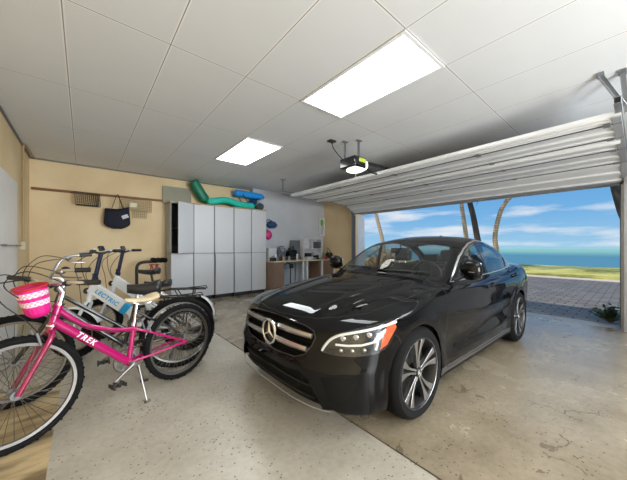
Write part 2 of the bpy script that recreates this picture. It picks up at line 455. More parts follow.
# ---- ceiling lights
m_diff = emat('light_diffuser', (0.93, 0.97, 1.0), PANEL_POWER)
def light_panel(ix, iy, label, nx=1):
    x0, y0 = TX0+TX*ix, TY0+TY*iy
    t = thing('ceiling_light', label, 'ceiling light', (x0+TX/2, y0+TY/2, ZC), 0)
    f = MB(); a, c, k = TX/2-0.003, TY/2-0.003, 0.028
    f.bb((-a, -c, -0.012), (a, -c+k, -0.001)); f.bb((-a, c-k, -0.012), (a, c, -0.001))
    f.bb((-a, -c+k, -0.012), (-a+k, c-k, -0.001)); f.bb((a-k, -c+k, -0.012), (a, c-k, -0.001))
    f.build('light_frame', mat('light_frame_white', srgb(235, 236, 238), 0.4), t)
    g = MB(); g.bb((-a+k, -c+k, -0.009), (a-k, c-k, -0.002)); g.build('diffuser', m_diff, t)
    g = MB(); g.bb((-0.012, -c+k, -0.0125), (0.012, c-k, -0.0091)); g.build('diffuser_rib', emat('rib_glow', (1, 0.97, 0.93), PANEL_POWER*0.5), t)
light_panel(3, 0, 'large lit ceiling light panel nearest the camera')
light_panel(3, 2, 'lit ceiling light panel farther back, in front of the cabinets')
light_panel(3, -2, 'lit ceiling light panel in the near half of the garage')  # added behind the camera for more room light
light_panel(6, -2, 'lit ceiling light panel beside the garage door opening')  # second unseen panel added to brighten the room
# ================================================================ OUTDOORS
m_paver, n, l, b = node_mat('dark_brick_pavers')
tc = n.new('ShaderNodeTexCoord'); mp = n.new('ShaderNodeMapping'); mp.inputs['Rotation'].default_value = (0, 0, R(90))
br = n.new('ShaderNodeTexBrick'); br.inputs['Scale'].default_value = 1.0; br.inputs['Brick Width'].default_value = .30; br.inputs['Row Height'].default_value = .19
br.inputs['Mortar Size'].default_value = .012; br.inputs['Mortar Smooth'].default_value = .2
br.inputs['Color1'].default_value = (*srgb(158,146,132),1); br.inputs['Color2'].default_value = (*srgb(128,118,108),1); br.inputs['Mortar'].default_value = (*srgb(70,64,58),1)
l.new(tc.outputs['Object'], mp.inputs[0]); l.new(mp.outputs[0], br.inputs['Vector'])
no = n.new('ShaderNodeTexNoise'); no.inputs['Scale'].default_value = 3; l.new(tc.outputs['Object'], no.inputs['Vector'])
mm = n.new('ShaderNodeMixRGB'); mm.blend_type = 'MULTIPLY'; mm.inputs[0].default_value = .5; l.new(br.outputs['Color'], mm.inputs[1]); l.new(no.outputs['Fac'], mm.inputs[2])
l.new(mm.outputs[0], b.inputs['Base Color']); b.inputs['Roughness'].default_value = .65
bp = n.new('ShaderNodeBump'); bp.inputs['Strength'].default_value = .5; bp.inputs['Distance'].default_value = .01; bp.invert = True
l.new(br.outputs['Fac'], bp.inputs['Height']); l.new(bp.outputs[0], b.inputs['Normal'])
w = MB(); w.bb((XD+0.36, -14, -.2), (14.2, 40, -.03)); struct(w.build('driveway', m_paver), 'dark brick paved driveway outside the open garage')
m_sand = mat('pale_sand', srgb(226, 208, 186), .9, var=.1, scale=6, bump=.3)
w = MB(); w.bb((14.2, -14, -.2), (14.9, 40, -.01)); struct(w.build('sand_strip', m_sand), 'pale sand strip between driveway and grass')
m_grass, n, l, b = node_mat('coastal_grass')
tc = n.new('ShaderNodeTexCoord'); no = n.new('ShaderNodeTexNoise'); no.inputs['Scale'].default_value = .5; no.inputs['Detail'].default_value = 8; no.inputs['Roughness'].default_value = .65
l.new(tc.outputs['Object'], no.inputs['Vector'])
cr = n.new('ShaderNodeValToRGB'); cr.color_ramp.elements[0].position = .40; cr.color_ramp.elements[1].position = .62
cr.color_ramp.elements[0].color = (*srgb(136,134,56),1); cr.color_ramp.elements[1].color = (*srgb(226,212,130),1)
e = cr.color_ramp.elements.new(.5); e.color = (*srgb(206,194,92),1)
l.new(no.outputs['Fac'], cr.inputs[0]); l.new(cr.outputs[0], b.inputs['Base Color']); b.inputs['Roughness'].default_value = .9
w = MB(); w.bb((14.9, -16, -.6), (22.7, 60, 0.03)); struct(w.build('grass_verge', m_grass), 'sunlit green grass strip along the shore')
m_sea, n, l, b = node_mat('turquoise_sea')
tc = n.new('ShaderNodeTexCoord'); sep = n.new('ShaderNodeSeparateXYZ'); l.new(tc.outputs['Object'], sep.inputs[0])
lg = n.new('ShaderNodeMath'); lg.operation = 'LOGARITHM'; lg.inputs[1].default_value = 10; l.new(sep.outputs['X'], lg.inputs[0])
cr = n.new('ShaderNodeValToRGB'); 
mr = n.new('ShaderNodeMapRange'); mr.inputs['From Min'].default_value = 1.3; mr.inputs['From Max'].default_value = 3.2; l.new(lg.outputs[0], mr.inputs[0])
els = [(0,(96,154,164)),(.12,(86,142,158)),(.35,(86,140,154)),(.50,(140,190,172)),(.8,(166,204,186)),(1,(150,200,214))]
cr.color_ramp.elements[0].position = 0; cr.color_ramp.elements[0].color = (*srgb(*els[0][1]),1)
cr.color_ramp.elements[1].position = 1; cr.color_ramp.elements[1].color = (*srgb(*els[-1][1]),1)
for p_, c in els[1:-1]: e = cr.color_ramp.elements.new(p_); e.color = (*srgb(*c),1)
l.new(mr.outputs[0], cr.inputs[0]); l.new(cr.outputs[0], b.inputs['Base Color']); b.inputs['Roughness'].default_value = .6
b.inputs['Specular IOR Level'].default_value = .2
wv = n.new('ShaderNodeTexNoise'); wv.inputs['Scale'].default_value = 1.2; wv.inputs['Detail'].default_value = 6
mp = n.new('ShaderNodeMapping'); mp.inputs['Scale'].default_value = (1, .25, 1); l.new(tc.outputs['Object'], mp.inputs[0]); l.new(mp.outputs[0], wv.inputs['Vector'])
bp = n.new('ShaderNodeBump'); bp.inputs['Strength'].default_value = .8; bp.inputs['Distance'].default_value = .3; l.new(wv.outputs['Fac'], bp.inputs['Height']); l.new(bp.outputs[0], b.inputs['Normal'])
w = MB(); w.add([(18,-2500,-1.1),(4000,-2500,-1.1),(4000,5000,-1.1),(18,5000,-1.1)], [(0,1,2,3)]); o = w.build('sea', m_sea)
tag(o, 'calm turquoise sea reaching to the horizon', 'sea', kind='stuff')
w = MB(); w.bb((-40,-40,-.3),(XL-T-.01,60,-.16)); struct(w.build('ground_outside', m_sand)) if False else None

# ---- palms on the verge
m_trunk, n, l, b = node_mat('palm_bark')
tc = n.new('ShaderNodeTexCoord'); wv = n.new('ShaderNodeTexWave'); wv.wave_type = 'BANDS'; wv.bands_direction = 'Z'; wv.inputs['Scale'].default_value = 2.2; wv.inputs['Distortion'].default_value = 2
l.new(tc.outputs['Object'], wv.inputs['Vector'])
cr = n.new('ShaderNodeValToRGB'); cr.color_ramp.elements[0].color = (*srgb(190,156,126),1); cr.color_ramp.elements[1].color = (*srgb(222,190,156),1)
l.new(wv.outputs['Fac'], cr.inputs[0]); l.new(cr.outputs[0], b.inputs['Base Color']); b.inputs['Roughness'].default_value = .9
m_trunkd = mat('dark_palm_bark', srgb(84,70,60), .9, var=.3, scale=10, bump=.4)
m_frond = mat('palm_frond', srgb(96,120,52), .6, var=.3, scale=5)
CY, SYN = math.cos(R(50)), math.sin(R(50))
def pix_x(px, py, X):
    """the place on the vertical plane x = X that shows at pixel px, py"""
    d = (px-313.5)/274; k = X/(CY+d*SYN)
    return Vector((X, (SYN-d*CY)*k, 1.2-(py-247)/274*k))
def palm(pts, X, r, mt, label, ext):
    P = [pix_x(a, b_, X) for a, b_ in pts]
    P = P+[P[-1]+Vector(e_) for e_ in ext]
    base = Vector((P[0].x, P[0].y, 0)); P[0].z = min(P[0].z, -.02)
    t = thing('palm_tree', label, 'palm tree', base)
    b = MB(); S = smooth_pts([p-base for p in P], 5); k = len(S)
    b.tube(S, [r*(1.15-.35*i/k) for i in range(k)], 12); b.build('trunk', mt, t)
    top = S[-1]; f = MB()
    for i in range(16):
        a = 2*math.pi*i/16+random.uniform(-.2,.2); el = random.uniform(-.1,.9); L = random.uniform(2.0,2.6)
        Q = [top+Vector((math.cos(a)*L*u*math.cos(el*(1-u)), math.sin(a)*L*u*math.cos(el*(1-u)), L*(math.sin(el)*u*1.1-.75*u*u))) for u in [j/9 for j in range(10)]]
        sdv = Vector((-math.sin(a), math.cos(a), 0))
        for j in range(1, 9):
            w_ = .42*math.sin(math.pi*j/9.5)+.08
            for s2 in (-1, 1):
                c0, c1 = Q[j], Q[min(j+1, 9)]
                f.add([c0, c0+(c1-c0)*.55, c0+(c1-c0)*1.3+sdv*s2*w_+Vector((0,0,-.16))], [(0,1,2)])
        f.tube(Q, .015, 4)
    f.build('fronds', m_frond, t, fix=False)
palm([(385,262),(383,243),(378,222),(372,200)], 17.5, .13, m_trunk, 'leaning palm trunk seen just right of the left door jamb', [(-.2,.5,2.2),(-.1,.3,2)])
palm([(469,262),(466,236),(463,215),(460,195)], 18.5, .12, m_trunk, 'slim pale palm trunk, left one of the close pair behind the car roof', [(0,.3,2),(0,.2,2)])
palm([(483,262),(477,236),(473,215),(468,195)], 17.8, .15, m_trunkd, 'dark palm trunk just right of the slim pale one', [(0,.3,2),(0,.3,2.4)])
palm([(499,264),(496,247),(495,237),(497,224),(501,210.6),(506,202),(512,195)], 18.2, .12, m_trunk, 'curved palm trunk bending to the right above the car boot', [(0,-.9,1.3),(0,-.5,1.8)])
palm([(634,268),(629,230),(622,210),(616,190),(612,176)], 17.0, .15, m_trunkd, 'dark leaning palm trunk beside the right door post', [(0,.6,1.5),(0,.3,2.2)])

# ---- leafy plants
def leafy(name, label, c, n_, L, mt, up=.7, wd=.035, seed=1):
    rnd = random.Random(seed); t = thing(name, label, 'plant', c)
    f = MB(); s = MB()
    for i in range(n_):
        a = rnd.uniform(0, 6.28); el = rnd.uniform(.3, 1.35)*up+.2; l_ = L*rnd.uniform(.5,1)
        d = Vector((math.cos(a)*math.cos(el), math.sin(a)*math.cos(el), math.sin(el)))
        sd = Vector((-math.sin(a), math.cos(a), 0))
        s.tube([(0,0,0), d*l_*.6, d*l_*.8], .006, 5)
        for k in range(5):
            q = d*l_*(.35+.15*k); sg = (-1)**k
            tip = q+(sd*sg*.8+d*.7+Vector((0,0,rnd.uniform(-.2,.3)))).normalized()*L*.22
            m_ = (q+tip)/2; n2 = (tip-q).cross(Vector((0,0,1))).normalized()*wd
            f.add([q, m_+n2, tip, m_-n2], [(0,1,2),(0,2,3)])
    s.build('stem', M_trunkg, t, fix=False); f.build('foliage', mt, t, fix=False)
M_trunkg = mat('plant_stem', srgb(90,80,50), .8)
leafy('shrub', 'green leafy shrub at the foot of the right door post', (6.58, .315, -.03), 40, .30, mat('dark_leaf', srgb(66,92,52), .5, var=.4), up=1.0, wd=.024, seed=3)
leafy('croton_bush', 'yellow and orange leaved bush outside the left door jamb', (8.6, 6.8, -.03), 70, 1.45, mat('croton_leaf', srgb(190,140,70), .5, var=.6, scale=3), wd=.05, seed=5)
leafy('croton_bush', 'yellow leaved bush seen through the car windscreen, beyond the driveway', (14.6, 10.0, -.03), 60, 1.2, mat('croton_leaf', srgb(190,140,70), .5), wd=.05, seed=6)

# ================================================================ GARAGE DOOR
DOOR = thing('garage_door', 'white sectional garage door rolled open under the ceiling', 'garage door', (XD-.02, (YD0+YD1)/2, ZH), 0)
m_door = mat('door_panel_white', srgb(226,228,230), .32, .25, var=.03)
m_doorsh = mat('door_edge_grey', srgb(168,170,174), .4, .4)
# centre line of the curtain in the x-z plane: horizontal run then the bend over the opening
def zx(x): return (x-(XD-.02), x)
hy = (YD1-YD0)/2+.06
ZD = 2.40-ZH
def section(x0, z0, x1, z1, hingeside=True):
    """one ribbed door section between two points, x0 nearer the camera"""
    p = Vector((x0-(XD-.02), 0, z0-ZH)); q = Vector((x1-(XD-.02), 0, z1-ZH)); d = (q-p); L = d.length; d.normalize(); nrm = Vector((-d.z, 0, d.x))
    if nrm.z > 0: nrm = -nrm      # downwards
    prof = [(0,.0),(.012,.018),(L*.16,.024),(L*.19,.002),(L*.46,.002),(L*.49,.024),(L*.60,.024),(L*.62,.006),(L*.88,.006),(L*.90,.022),(L-.010,.022),(L-.004,0)]
    pts = [p+d*u+nrm*h for u, h in prof]+[q-nrm*.035, p-nrm*.035]
    b = MB(); k = len(pts)
    V = [v+Vector((0,-hy,0)) for v in pts]+[v+Vector((0,hy,0)) for v in pts]
    b.add(V, [(i, (i+1) % k, k+(i+1) % k, k+i) for i in range(k)]+[tuple(range(k-1,-1,-1)), tuple(range(k, 2*k))])
    o = b.build('door_section', m_door, DOOR, smooth=20)
    # end stiles
    for s2 in (-1, 1):
        e = MB(); e.beam(p+Vector((0,s2*(hy-.03),0))+nrm*.02, q+Vector((0,s2*(hy-.03),0))+nrm*.02, .06, .012, up=nrm); e.build('end_stile', m_doorsh, o)
    return p, q, nrm
secs = [(3.74,2.415,3.93,2.415),(3.945,2.415,4.44,2.41),(4.455,2.41,4.96,2.405),(4.975,2.405,5.56,2.365),(5.575,2.36,5.95,2.16)]
for i, sc in enumerate(secs):
    p, q, nrm = section(*sc)
    b = MB(); b.beam(q+Vector((.007,-hy,-.004)), q+Vector((.007,hy,-.004)), .022, .044); b.build('section_joint', mat('dark_joint', srgb(60,62,66), .7), DOOR)
    if i < 4:
        for yy in (-hy+.10, -1.35, -.1, 1.2, hy-.10):
            b = MB(); c = q+nrm*.028+Vector((0,yy,0)); b.box(c, (.09,.05,.014)); b.tube([c+Vector((0,-.03,0)), c+Vector((0,.03,0))], .010, 8); b.build('hinge', M_alu, DOOR)
# stiffening strut and bottom seal
b = MB(); b.tube([(4.55-XD+.02, -hy+.03, ZD-.030), (4.55-XD+.02, hy-.03, ZD-.030)], .028, 10); b.build('strut', m_door, DOOR)
b = MB(); b.beam((-.02,-hy,-.022), (-.02,hy,-.022), .05, .03); b.build('bottom_seal', M_grey, DOOR)
# tracks
def track(y, s, label):
    t = thing('door_track', label, 'door track', (XD-.03, y, 0))
    P = [(-.045,0,.0),(-.045,0,1.9),(-.06,0,2.15),(-.14,0,2.30),(-.30,0,2.395),(-.5,0,2.42),(-2.45,0,2.46)]
    P = smooth_pts(P, 6); b = MB()
    for i in range(len(P)-1):
        p, q = Vector(P[i]), Vector(P[i+1])
        b.beam(p+Vector((0,s*.022,0)), q+Vector((0,s*.022,0)), .004, .06, up=(1,0,0) if abs((q-p).normalized().z) > .7 else (0,0,1))
    b2 = MB()
    for i in range(len(P)-1):
        p, q = Vector(P[i]), Vector(P[i+1]); u = (q-p).normalized(); nn = u.cross(Vector((0,1,0)))
        for s2 in (-1,1): b.beam(p+nn*.028*s2, q+nn*.028*s2, .045, .004, up=nn)
    b.build('rail', M_alu, t)
    b = MB(); b.bb((-.012,-.05,0),(.028,.05,2.1)); b.build('mounting_angle', M_alu, t)
    return t
tr = track(YD0-.045, -1, 'galvanised door track on the right side of the opening')
tl = track(YD1+.045, 1, 'galvanised door track on the left side of the opening')
# hangers from the ceiling
def hanger(p, q, label):
    p, q = Vector(p), Vector(q)
    t = thing('track_hanger', label, 'bracket', (q.x, q.y, q.z))
    b = MB(); b.beam(p-q, (0,0,0), .035, .004); b.beam(p-q+Vector((0,.015,0)), Vector((0,.015,0)), .004, .035); b.build('strap', M_alu, t)
    b = MB(); b.box(p-q+Vector((0,0,-.006)), (.12,.05,.010)); b.build('foot_plate', M_alu, t)
hanger((3.58,.23,ZC-.001),(3.80,.09,2.50), 'grey metal hanger strut above the right track, left of its pair')
hanger((3.66,.10,ZC-.001),(4.00,.08,2.50), 'grey metal hanger strut above the right track, right of its pair')
hanger((3.52,YD1+.05,ZC-.001),(3.52,YD1+.05,2.50), 'grey metal hanger at the far left end of the door track')
# torsion shaft hidden above
# ---- opener
OX, OY, OZ = 3.02, 2.70, 2.40
OP = thing('door_opener', 'black garage door opener with a glowing white lens hanging from the ceiling', 'garage door opener', (OX, OY, OZ))
b = MB(); b.box((0,0,.015), (.26,.30,.15)); b.build('housing', M_blackg, OP, bevel=.02)
b = MB(); b.box((.03,-.152,.04), (.14,.006,.055)); b.build('label_plate', mat('lime_label', srgb(176,196,70), .5), OP)
b = MB(); b.box((-.121,.02,.03), (.006,.14,.05)); b.build('vent_panel', M_grey, OP)
b = MB(); b.ell((.05,0,-.062), (.11,.125,.034), 20, 10, pw=.7); b.ell((.145,-.02,.0), (.035,.13,.075), 16, 10, pw=.7); b.build('light_lens', emat('opener_lens', (1.0,.97,.9), 3.0), OP)
for x_, y_ in ((-.06,.10),(.06,-.06)):
    b = MB(); b.beam((x_,y_,.08),(x_,y_,ZC-OZ-.002),.03,.004); b.beam((x_,y_+.013,.08),(x_,y_+.013,ZC-OZ-.002),.004,.03); b.box((x_,y_,ZC-OZ-.008),(.09,.05,.01)); b.build('hanger_strap', M_alu, OP)
b = MB(); b.tube(smooth_pts([(-.10,.06,.06),(-.15,.10,.10),(-.22,.18,.24),(-.24,.20,ZC-OZ-.02)],5), .007, 6); b.box((-.24,.20,ZC-OZ-.012),(.11,.08,.02)); b.build('power_cord', M_black, OP)
b = MB(); b.beam((.10,-.02,.075),(XD-OX-.02,-.02,.14),.035,.035); b.build('rail', M_black, OP)
b = MB(); b.tube(smooth_pts([(.16,-.02,.05),(.30,-.02,-.01),(.44,-.03,-.05),(.50,-.03,-.05)],4), .013, 8); b.ell((.50,-.03,-.05),(.02,.02,.02),10,6); b.build('door_arm', M_black, OP)
b = MB(); b.tube([(.08,.02,-.08),(.08,.02,-.20)], .0025, 5); b.build('pull_cord', mat('cord_yellow', srgb(214,200,140), .7), OP)
# ================================================================ CAR
SX, SY, SZ = 0.88, 0.88, 0.93
CARX, CARY = 1.05, 1.785

def pchip(xs, ys):
    xs = np.array(xs, float); ys = np.array(ys, float)
    h = np.diff(xs); d = np.diff(ys)/h
    m = np.zeros_like(xs)
    m[0], m[-1] = d[0], d[-1]
    for i in range(1, len(xs)-1):
        if d[i-1]*d[i] > 0:
            w1, w2 = 2*h[i]+h[i-1], h[i]+2*h[i-1]
            m[i] = (w1+w2)/(w1/d[i-1]+w2/d[i])
    def f(x):
        x = np.clip(x, xs[0], xs[-1]); i = np.clip(np.searchsorted(xs, x)-1, 0, len(xs)-2)
        t = (x-xs[i])/h[i]; t2 = t*t; t3 = t2*t
        return (2*t3-3*t2+1)*ys[i]+(t3-2*t2+t)*h[i]*m[i]+(-2*t3+3*t2)*ys[i+1]+(t3-t2)*h[i]*m[i+1]
    return f
f_top = pchip([0.0,.05,.12,.22,.40,.75,1.1,1.45,2.0,3.4,3.8,4.1,4.4,4.58,4.69], [.66,.72,.768,.812,.860,.920,.965,.998,1.0,1.03,1.055,1.075,1.07,1.05,.99])
f_plan = pchip([0,.3,.55,.8,1.3,2.3,3.3,3.7,4.1,4.4,4.69], [.85,.872,.885,.896,.900,.905,.905,.903,.885,.855,.80])
f_prof = pchip([.12,.2,.3,.42,.55,.68,.78,.86,.93,1.0,1.08], [.935,.962,.975,.978,.985,.997,1.0,.985,.955,.91,.84])
f_rake = pchip([.12,.2,.28,.38,.46,.52,.60,.68,.74,.78,.84,.95,1.2], [.07,.03,.008,.0,.0,.02,.035,.055,.085,.13,.25,.6,1.3])
f_rear = pchip([.15,.3,.5,.65,.85,.98,1.04,1.1], [4.55,4.64,4.69,4.67,4.65,4.66,4.64,4.55])
f_gf = pchip([0,.7,1.15,1.42,1.6,1.85,2.05,2.3,2.65,3.0,5], [-1.5,-.4,.88,1.0,1.095,1.225,1.32,1.395,1.44,1.445,1.445])
f_gr = pchip([0,2.3,2.65,3.0,3.3,3.55,3.8,4.0,4.2,4.5,5.2], [1.445,1.445,1.442,1.42,1.375,1.31,1.22,1.135,1.05,.85,-.9])
f_gw = pchip([.8,.95,1.08,1.2,1.3,1.38,1.44,1.5], [.85,.822,.79,.752,.71,.665,.60,.52])
f_gp = pchip([1.2,1.8,2.5,3.2,3.7,4.2], [.93,.985,1.0,.985,.93,.83])
def smax(a, b, k):
    h = np.clip(0.5+0.5*(a-b)/k, 0, 1)
    return b+(a-b)*h+k*h*(1-h)
def smin(a, b, k): return -smax(-a, -b, k)
def field(p):
    x, y, z = p[..., 0], np.abs(p[..., 1]), p[..., 2]
    yn = y/.85
    top = f_top(x)-.085*yn**2.4
    # raised centre of the bonnet with two soft ridges
    hood = np.clip((1.5-x)/.5, 0, 1)*np.clip((x-.05)/.3, 0, 1)
    ridge = .36+.10*np.clip(x, 0, 1.5)
    top = top + hood*(.010*np.exp(-((y-ridge)/.05)**2) - .006*np.exp(-((y-ridge-.10)/.05)**2))
    W = f_plan(x)*f_prof(z)
    # wheel arch flares and sculpted flanks
    for cx in (.86, 3.63):
        r = np.sqrt((x-cx)**2+(z-.33)**2)
        W = W+.014*np.exp(-((r-.40)/.07)**2)
    fl = np.clip((x-1.15)/.35, 0, 1)*np.clip((3.35-x)/.35, 0, 1)
    zl = .36+.05*(x-1.2)
    W = W-.022*fl*np.exp(-((z-zl-.08)/.085)**2)+.008*fl*np.exp(-((z-zl+.08)/.05)**2)
    sh = .80+.035*(x-.8)
    mid = np.clip((x-.9)/.5, 0, 1)*np.clip((4.3-x)/.4, 0, 1)
    W = W+mid*.007*np.tanh((sh-.005-z)/.018)
    # dropping feature line
    dl = .775-.075*(x-1.1)
    W = W+.006*np.clip((x-1.0)/.3, 0, 1)*np.clip((3.0-x)/.8, 0, 1)*np.tanh((dl-z)/.02)
    xf = .33*(y/.88)**4.2+f_rake(z)
    xr = f_rear(z)-.34*(y/.86)**3.2
    bot = .155+.06*np.clip((x-4.0)/.6, 0, 1)+.03*np.clip((.55-x)/.3, 0, 1)
    b = smax(z-top, y-W, .07)
    b = smax(b, (xf-x)*.9, .055)
    b = smax(b, (x-xr)*.9, .05)
    b = smax(b, bot-z, .04)
    yy = (y/.7)**2
    G = np.minimum(f_gf(x-.12*yy+.01), f_gr(x+.16*yy))-.032*(y/.55)**2
    g = smax((z-G)*.9, y-f_gw(z)*f_gp(x), .055)
    g = np.maximum(g, .75-z)
    return smin(b, g, .018)
def solve(D, C):
    lo = np.zeros(len(D)); hi = np.full(len(D), 1.0)
    hi[:] = 2.2
    for _ in range(38):
        mid = (lo+hi)/2
        v = field(C+D*mid[:, None])
        ins = v < 0
        lo = np.where(ins, mid, lo); hi = np.where(ins, hi, mid)
    return C+D*((lo+hi)/2)[:, None]
def shell_half():
    """half box (y>=0) of quads, each vertex pushed along a ray to the body surface"""
    nx, ny, nz = 135, 30, 38
    X = np.linspace(0, 1, nx+1); Y = np.linspace(0, 1, ny+1); Z = np.linspace(0, 1, nz+1)
    idx = {}; V = []; Fs = []
    def vid(i, j, k):
        q = (i, j, k)
        if q not in idx: idx[q] = len(V); V.append((X[i], Y[j], Z[k]))
        return idx[q]
    for i in range(nx):
        for j in range(ny): Fs.append((vid(i,j,nz), vid(i+1,j,nz), vid(i+1,j+1,nz), vid(i,j+1,nz)))
        for k in range(nz): Fs.append((vid(i,ny,k), vid(i,ny,k+1), vid(i+1,ny,k+1), vid(i+1,ny,k)))
    for j in range(ny):
        for k in range(nz):
            Fs.append((vid(0,j,k), vid(0,j,k+1), vid(0,j+1,k+1), vid(0,j+1,k)))
            Fs.append((vid(nx,j,k), vid(nx,j+1,k), vid(nx,j+1,k+1), vid(nx,j,k+1)))
    P = np.array(V)
    x = -0.15+P[:, 0]*4.99; y = P[:, 1]*.90; z = .10+P[:, 2]*1.05
    B = np.stack([x, y, z], 1)
    C = np.stack([np.clip(x, .95, 3.75), np.zeros_like(x), np.full_like(x, .60)], 1)
    D = B-C; D /= np.linalg.norm(D, axis=1)[:, None]
    S = solve(D, C)
    return S, Fs
S_, F_ = shell_half()
bmc = bmesh.new()
bv = [bmc.verts.new(p) for p in S_.tolist()]
for q in F_: bmc.faces.new([bv[i] for i in q])
bmesh.ops.remove_doubles(bmc, verts=bmc.verts, dist=1e-5)
lay = bmc.faces.layers.int.new('part')

def inpoly(u, v, poly):
    c = False; k = len(poly); j = k-1
    for i in range(k):
        (xi, yi), (xj, yj) = poly[i], poly[j]
        if (yi > v) != (yj > v) and u < (xj-xi)*(v-yi)/(yj-yi)+xi: c = not c
        j = i
    return c
PROJ = {'side': ((1,0,0),(0,0,1),(0,1,0)), 'front': ((0,1,0),(0,0,1),(1,0,0)), 'top': ((1,0,0),(0,1,0),(0,0,1)),
        'lamp': ((.6,.8,0),(0,0,1),(-.8,.6,0)), 'tail': ((-.5,.866,0),(0,0,1),(.866,.5,0))}
def knife(poly, proj, tagv, pred, only=None):
    U, Vv, N = [Vector(a) for a in PROJ[proj]]
    us = [p[0] for p in poly]; vs2 = [p[1] for p in poly]
    b0, b1, c0, c1 = min(us), max(us), min(vs2), max(vs2)
    def near(f, e):
        fu = [v.co.dot(U) for v in f.verts]; fv = [v.co.dot(Vv) for v in f.verts]
        return max(fu) >= e[0]-1e-5 and min(fu) <= e[1]+1e-5 and max(fv) >= e[2]-1e-5 and min(fv) <= e[3]+1e-5
    cand = [f for f in bmc.faces if pred(f.calc_center_median()) and near(f, (b0, b1, c0, c1))]
    k = len(poly)
    for i in range(k):
        a, c = poly[i], poly[(i+1) % k]
        e = (min(a[0], c[0]), max(a[0], c[0]), min(a[1], c[1]), max(a[1], c[1]))
        sel = [f for f in cand if f.is_valid and near(f, e)]
        if not sel: continue
        d = U*(c[0]-a[0])+Vv*(c[1]-a[1]); n_ = d.cross(N)
        if n_.length < 1e-9: continue
        n_.normalize(); co = U*a[0]+Vv*a[1]
        geom = set(sel)
        for f in sel: geom.update(f.edges); geom.update(f.verts)
        r = bmesh.ops.bisect_plane(bmc, geom=list(geom), plane_co=co, plane_no=n_, dist=1e-6)
        cs = set(f for f in cand if f.is_valid)
        cs.update(g for g in r['geom'] if isinstance(g, bmesh.types.BMFace))
        cand = list(cs)
    for f in bmc.faces:
        c = f.calc_center_median()
        if pred(c) and (only is None or f[lay] in only):
            u, v = c.dot(U), c.dot(Vv)
            if b0 <= u <= b1 and c0 <= v <= c1 and inpoly(u, v, poly): f[lay] = tagv
def strip(pts, w, proj, tagv, pred, closed=False, only=None):
    k = len(pts)
    for i in range(k if closed else k-1):
        a = Vector(pts[i]); b = Vector(pts[(i+1) % k]); d = (b-a).normalized(); nn = Vector((-d.y, d.x))*w/2
        a2 = a-d*w*.3; b2 = b+d*w*.3
        knife([tuple(a2-nn), tuple(b2-nn), tuple(b2+nn), tuple(a2+nn)], proj, tagv, pred, only)
def cr2(pts, n=5, closed=True):
    return [(p.x, p.y) for p in smooth_pts([(a, b, 0) for a, b in pts], n, closed)]
side = lambda c: c.y > .42
# wheel arches
for cx in (.86, 3.63):
    arc = [(cx+.385*math.cos(t*math.pi/12), .335+.372*math.sin(t*math.pi/12)) for t in range(0, 13)]
    arc = [(cx+.385, .05)]+arc+[(cx-.385, .05)]
    knife(arc, 'side', 99, lambda c: c.y > .60)
dead = [f for f in bmc.faces if f[lay] == 99]
bmesh.ops.delete(bmc, geom=dead, context='FACES')

# side glass: one daylight opening split by pillars, ringed with chrome
up = lambda c: c.y > .42 and c.z > .9
dlo_top = [(1.72,.995),(1.86,1.085),(2.03,1.185),(2.20,1.262),(2.38,1.320),(2.62,1.360),(2.9,1.355),(3.15,1.325),(3.38,1.270),(3.58,1.195),(3.76,1.105)]
dlo_bot = [(3.83,1.052),(3.6,1.018),(3.2,1.002),(2.7,.988),(2.2,.977),(1.67,.962)]
dlo = dlo_top+dlo_bot
cen = (2.7, 1.15)
def grow(poly, d):
    out = []; k = len(poly)
    for i in range(k):
        a, b, c = Vector(poly[i-1]), Vector(poly[i]), Vector(poly[(i+1) % k])
        n1 = Vector(((b-a).y, -(b-a).x)).normalized(); n2 = Vector(((c-b).y, -(c-b).x)).normalized()
        m = (n1+n2); m.normalize(); s = d/max(.4, m.dot(n1))
        q = b-m*s; out.append((q.x, q.y))
    return out
big = grow(dlo, .013)
if sum((big[i][0]-big[i-1][0])*(big[i][1]+big[i-1][1]) for i in range(len(big))) < sum((dlo[i][0]-dlo[i-1][0])*(dlo[i][1]+dlo[i-1][1]) for i in range(len(dlo))):
    pass
import itertools
def area(p): return abs(sum(p[i-1][0]*p[i][1]-p[i][0]*p[i-1][1] for i in range(len(p))))/2
if area(big) < area(dlo): big = grow(dlo, -.013)
small = grow(dlo, -.010)
if area(small) > area(dlo): small = grow(dlo, .010)
knife(big, 'side', 2, up)          # chrome
knife(dlo, 'side', 3, up)          # black surround
knife(small, 'side', 10, up)       # glass
# pillars
knife([(2.60,.90),(2.66,.90),(2.585,1.42),(2.50,1.42)], 'side', 3, up, only=(10,))
knife([(3.42,.95),(3.455,.95),(3.30,1.42),(3.26,1.42)], 'side', 3, up, only=(10,))
for f in bmc.faces:
    if f[lay] == 10:
        c = f.calc_center_median()
        xb = 2.63-(c.z-.9)*.175
        xc = 3.44-(c.z-.95)*.33
        f[lay] = 10 if c.x < xb else (11 if c.x < xc else 12)
